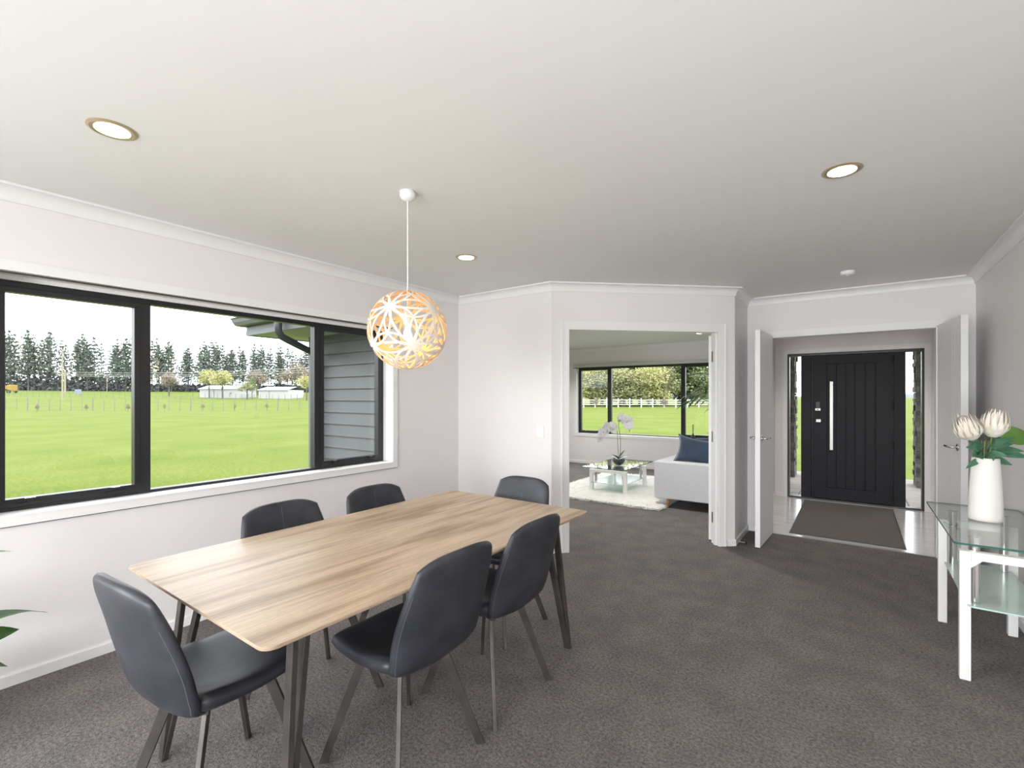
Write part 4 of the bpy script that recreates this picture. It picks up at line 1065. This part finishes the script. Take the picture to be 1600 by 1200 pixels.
# understory hedge
cards = []
for k in range(9000):
    t = R.random(); p = PL.lerp(PRr, t)+Vector((R.uniform(-2, 2), R.uniform(-2, 2)+2)); zz = terrain(p.x, p.y)
    hm = (6.0 if t < .38 else 3.4)*(.7+.3*sin(t*90)*sin(t*37))
    cards.append((Vector((p.x, p.y, zz+R.uniform(-.2, hm))), R.uniform(.35, .75), rv()))
tag(cloud(cards, 'hedge').build('hedge', 'hedge', fix=False), 'dark undergrowth along the foot of the pine shelterbelt', 'hedge', kind='stuff')
# broad trees
def crown(seed, clumps, spread, flat=1.0, cnt=1500, size=.035, low=0):
    R.seed(seed); cards = []; cl = []
    for k in range(clumps):
        d = rv(); d.z = abs(d.z)*.9-.25; cl.append((Vector((d.x*spread*R.uniform(.3, 1), d.y*spread*R.uniform(.3, 1), (.60+d.z*.36*flat)*(1-low)+low*R.uniform(.08, .88))), R.uniform(.09, .17)))
    for k in range(cnt):
        c, r_ = R.choice(cl); cards.append((c+rv()*r_*R.random()**.35, R.uniform(size*.6, size*1.1), rv()))
    return cloud(cards, None)
def tree_proto(seed, mat_, **kw):
    r = thing('tree', (0, 0, -500)); crown(seed, **kw).build('foliage', mat_, r, fix=False)
    R.seed(seed+5); m = MB(); m.tube([(0, 0, -.03), (.01, 0, .3), (.0, .01, .7)], [.028, .02, .006], 7)
    for k in range(5): a = R.uniform(0, 6.28); m.tube([(0, 0, .25+.06*k), (cos(a)*.12, sin(a)*.12, .45+.06*k), (cos(a)*.22, sin(a)*.22, .62+.05*k)], [.011, .007, .003], 5)
    m.build('trunk', 'bark', r); return r
protos = {}
for i, (k, mm) in enumerate((('yellow', 'fol_yellow'), ('olive', 'fol_olive'), ('green', 'fol_green'), ('brown', 'fol_brown'))):
    protos[k] = [tree_proto(40+i, mm, clumps=20, spread=.30, cnt=2600, size=.024), False]
    protos['belt_'+k] = [tree_proto(60+i, mm, clumps=46, spread=.36, cnt=7000, size=.022, low=.75), False]
def tree(kind, px, d, h, w, label, name='tree', cat='tree', group=None):
    s_ = protos[kind]
    o = s_[0] if not s_[1] else copy_tree(s_[0]); s_[1] = True
    p = bearing(px, d); o.name = name; o.location = (p.x, p.y, terrain(p.x, p.y)-.1); o.scale = (w, w, h); o.rotation_euler.z = R.uniform(0, 6.28)
    tag(o, label, cat, group)
    for c in o.children: pass
    return o
R.seed(21)
LT = [('olive', 893, 84, 10.5, 11, 'olive tree at the left end of the living room window view'),
      ('yellow', 905, 80, 6.5, 8, 'small bright yellow-green tree low at the left of the living room window'),
      ('yellow', 925, 90, 12, 12, 'yellow-green tree left of the first mullion'),
      ('yellow', 950, 92, 13, 12, 'yellow-green tree behind the first mullion of the living room window'),
      ('olive', 968, 88, 12, 12, 'tall olive tree right of the first mullion'),
      ('yellow', 985, 94, 14, 13, 'tall yellow-green tree in the middle of the living room window'),
      ('green', 1000, 86, 9, 10, 'dark green tree low in the middle of the living room window'),
      ('yellow', 1014, 80, 7, 7, 'bare brownish tree behind the white rail fence'),
      ('yellow', 1022, 90, 12, 11, 'yellowish tree above the bare brown one'),
      ('green', 1040, 88, 13, 13, 'tall deep green tree left of the second mullion'),
      ('green', 1062, 90, 13.5, 13, 'tall deep green tree behind the second mullion'),
      ('green', 1080, 88, 10.5, 10, 'green tree sloping down at the right end of the tree belt'),
      ('olive', 1034, 82, 7, 8, 'low olive shrubby tree under the tall green ones'),
      ('olive', 940, 80, 6.5, 9, 'low olive shrubby tree behind the white rails at the first mullion'),
      ('olive', 975, 80, 6, 9, 'low olive shrubby tree behind the white rails in mid window'),
      ('green', 1092, 86, 6.5, 8, 'low green tree at the right end of the tree belt')]
for k in LT: tree('belt_'+k[0], k[1], k[2], k[3]*1.12, k[4]*1.25, k[5])
for k in range(8): tree('belt_'+('olive', 'green', 'yellow')[k % 3], 845-k*22, 95+R.uniform(-4, 4), 12, 13, 'tree of the belt beyond the living room', group='trees of the belt beyond the living room')
tree('yellow', 327, 104, 7.4, 6.0, 'loose yellow tree left of the cabbage tree'.replace('cabbage', 'shaggy'))
tree('yellow', 348, 100, 7.0, 7.0, 'shaggy yellow-green tree standing before the left white shed')
tree('brown', 264, 112, 6.2, 7, 'pale bare bushy tree left of the white sheds')
tree('brown', 462, 128, 9.5, 14, 'pinkish brown bare tree behind the right white shed')
tree('brown', 402, 130, 7.5, 9, 'brownish bare tree between the white sheds')
tree('olive', 386, 98, 3.9, 5.2, 'round olive shrub between the white sheds', 'shrub', 'shrub')
tree('green', 394, 99, 5.2, 2.6, 'narrow dark conical shrub between the white sheds', 'shrub', 'shrub')
tree('yellow', 479, 98, 6.0, 6.0, 'yellow-green shrub right of the white sheds', 'shrub', 'shrub')
# sheds
def shed(px0, px1, d, h, rise, depth, label):
    a = bearing(px0, d); c = bearing(px1, d); z = min(terrain(a.x, a.y), terrain(c.x, c.y))-.2; v_ = c-a; ln = v_.length
    r = thing('shed', (a.x, a.y, z), atan2(v_.y, v_.x), label=label, cat='shed', group=None)
    MB().box(0, ln, 0, depth, 0, h+.2).build('shed_wall', 'shed', r)
    MB().add([(-.2, -.25, h+.18), (ln+.2, -.25, h+.18), (ln+.2, depth/2, h+rise), (-.2, depth/2, h+rise), (-.2, depth+.2, h+.18), (ln+.2, depth+.2, h+.18),
              (-.2, -.25, h+.06), (ln+.2, -.25, h+.06)], [(0, 1, 2, 3), (3, 2, 5, 4), (0, 6, 7, 1)]).build('shed_roof', 'shed_roof', r)
    MB().box(ln*.35, ln*.37, -.02, 0, 0, h).build('cladding_joint', 'post', r)
    return r
s_ = shed(312, 374, 106, 2.1, 1.0, 7, 'long white shed left of the olive shrub')
b = MB(); q = 6.9
for a in range(6): ang = a*pi/3; b.box(q-.07+.16*cos(ang), q+.07+.16*cos(ang), -.06, -.02, 1.25+.16*sin(ang)-.07, 1.25+.16*sin(ang)+.07)
b.build('wall_emblem', 'post', s_)
shed(404, 450, 106, 2.0, .9, 8, 'smaller white shed with pale iron roof right of the olive shrub')
# fences left
def fence(name, pxs, d0, d1, h, rad_, label, cat, group=None, wires=3, mt='post', big=()):
    P = []
    r = thing(name, (*bearing(pxs[0], d0), 0), label=label, cat=cat); ori = r.location.copy()
    n = len(pxs); proto = None; protob = None
    for k, px in enumerate(pxs):
        d = d0+(d1-d0)*(px-pxs[0])/(pxs[-1]-pxs[0]); p = bearing(px, d); z = terrain(p.x, p.y)
        bigp = k in big
        if bigp:
            if protob is None: protob = o = MB().tube([(0, 0, -.2), (0, 0, h*1.05)], rad_*2.4, 8).build('strainer_post', mt, r)
            else: o = protob.copy(); COL.objects.link(o)
        else:
            if proto is None: proto = o = MB().box(-rad_, rad_, -rad_, rad_, -.2, h).build('fence_post', mt, r)
            else: o = proto.copy(); COL.objects.link(o)
        o.location = (p.x-ori.x, p.y-ori.y, z)
        P.append(Vector((p.x-ori.x, p.y-ori.y, z)))
    for w in range(wires):
        zz = h*(.25+.68*w/(max(1, wires-1)))
        MB().tube([p+Vector((0, 0, zz)) for p in P], .008, 4).build('wire', 'post', r)
    return r
px = [-8+17.0*k for k in range(31)]
fence('farm_fence', px, 53, 57, 1.36, .028, 'post and wire farm fence along the far edge of the lawn', 'fence', big=(3, 9, 18, 26))
px = [-6+9.6*k for k in range(53)]
fence('farm_fence', px, 92, 97, 1.15, .035, 'second post and wire fence farther off, before the shelterbelt', 'fence', wires=3)
# rail fence (living room view)
RF = thing('rail_fence', (*bearing(860, 69), 0), label='pale three-rail timber fence beyond the living room lawn', cat='fence'); ori = Vector(RF.location)
pp_ = [bearing(840+18*k, 69-.0*k) for k in range(20)]; pr = None
for k, p in enumerate(pp_):
    o = MB().box(-.07, .07, -.07, .07, -.2, 1.42).build('fence_post', 'white_rail', RF) if pr is None else pr.copy()
    if pr is not None: COL.objects.link(o)
    pr = pr or o; o.location = (p.x-ori.x, p.y-ori.y, terrain(p.x, p.y))
for k in range(19):
    for z in (.50, .82, 1.14):
        a, c = pp_[k], pp_[k+1]; z0, z1 = terrain(a.x, a.y), terrain(c.x, c.y)
        MB().bar((a.x-ori.x, a.y-ori.y-.09, z0+z+R.uniform(-.02, .02)), (c.x-ori.x, c.y-ori.y-.09, z1+z+R.uniform(-.02, .02)), .13, .04).build('rail', 'white_rail', RF)
# saplings
for i, (px_, d, lab, kd) in enumerate(((58, 51, 'leftmost small sapling before the farm fence', 'brown'), (135, 51, 'second small sapling from the left before the farm fence', 'brown'), (200, 51, 'third small sapling from the left, next to the window mullion', 'brown'),
        (257, 53, 'small sapling just right of the wide window mullion', 'olive'), (317, 54, 'fourth small sapling before the farm fence', 'olive'), (367, 56, 'sapling before the left white shed', 'olive'), (417, 56, 'sapling before the right white shed', 'olive'),
        (1038, 62, 'russet sapling before the pale rail fence', 'brown'), (931, 62, 'small russet sapling at the left of the rail fence', 'brown'))):
    tree(kd, px_, d, 1.7 if px_ > 900 else 1.0, 1.2 if px_ > 900 else .6, lab, 'sapling', 'sapling')
# poles and wires
def pole(px_, d, h, w, label):
    p = bearing(px_, d); r = thing('power_pole', (p.x, p.y, terrain(p.x, p.y)), label=label, cat='pole')
    MB().tube([(0, 0, -.3), (0, 0, h)], [w, w*.8], 10).build('pole_shaft', mat('pole_wood', (.27, .24, .17), .9), r)
    b = MB(); b.bar((-.9*cos(YAW), -.9*sin(YAW), h-.5), (.9*cos(YAW), .9*sin(YAW), h-.5), .12, .1); b.build('crossarm', 'post', r)
    b = MB()
    for s in (-.8, 0, .8): b.tube([(s*cos(YAW), s*sin(YAW), h-.45), (s*cos(YAW), s*sin(YAW), h-.2)], .05, 6)
    b.build('insulator', 'white_plastic', r)
    return Vector((p.x, p.y, terrain(p.x, p.y)+h-.2))
a = pole(97.5, 83, 8.8, .14, 'nearer tall timber power pole in the paddock')
b_ = pole(101.5, 120, 5.6, .20, 'shorter power pole just behind the nearer one')
c_ = pole(167, 120, 4.6, .07, 'thin distant power pole')
e_ = pole(540, 95, 7.4, .12, 'power pole hidden behind the house wing')
wr = thing('power_lines', tuple(b_), label='pale power lines sagging from the poles across the paddock', cat='power line')
for off in (0, .5, .9):
    pts = []
    for k in range(25):
        t = k/24; p = b_.lerp(e_, t); p.z -= 1.6*4*t*(1-t)*.5+off; pts.append(p-b_)
    MB().tube(pts, .03, 4).build('wire', 'white_rail', wr)
# roadside sign and yellow vehicle
p = bearing(122, 100); r = thing('roadside_sign', (p.x, p.y, terrain(p.x, p.y)), YAW, label='pale blue roadside board beyond the paddock', cat='sign')
MB().box(-.7, .7, -.03, .03, .5, 1.5).build('board', 'sign', r); b = MB(); b.box(-.6, -.5, -.03, .03, -.1, .5); b.box(.5, .6, -.03, .03, -.1, .5); b.build('post', 'post', r)
p = bearing(13, 110); r = thing('yellow_truck', (p.x, p.y, terrain(p.x, p.y)+.1), YAW, label='small yellow truck far off at the left edge of the window', cat='vehicle')
MB().box(-1.2, .5, -.8, .8, .9, 1.7).build('truck_body', 'yellow', r, bevel=.05); MB().box(.5, 1.4, -.8, .8, .5, 1.9).build('cab', 'yellow', r, bevel=.1)
b = MB()
for x in (-.8, .9):
    for y in (-.75, .75): b.tube([(x, y-.1, .4), (x, y+.1, .4)], .4, 12)
b.build('wheel', 'black', r)
# hills seen past the entrance
m = MB(); n = 60
for k in range(n+1):
    t = k/n; a = radians(20)+radians(110)*t; rr = 1100; hh = 9+5*sin(t*17)+4*sin(t*41+1)
    for (q, z) in ((0, -5), (60, hh*.8), (160, hh), (400, -5)): m.v.append((3+(rr+q)*cos(a), (rr+q)*sin(a), z))
for k in range(n):
    for j in range(3): a = k*4+j; m.f.append((a, a+4, a+5, a+1)); m.mi.append(0)
tag(m.build('hills', 'hill', smooth=True), 'low hazy blue hills on the horizon', kind='structure')
# unused prototypes never placed are removed
for s_ in list(protos.values()):
    if not s_[1]:
        for o in list(s_[0].children)+[s_[0]]: bpy.data.objects.remove(o)
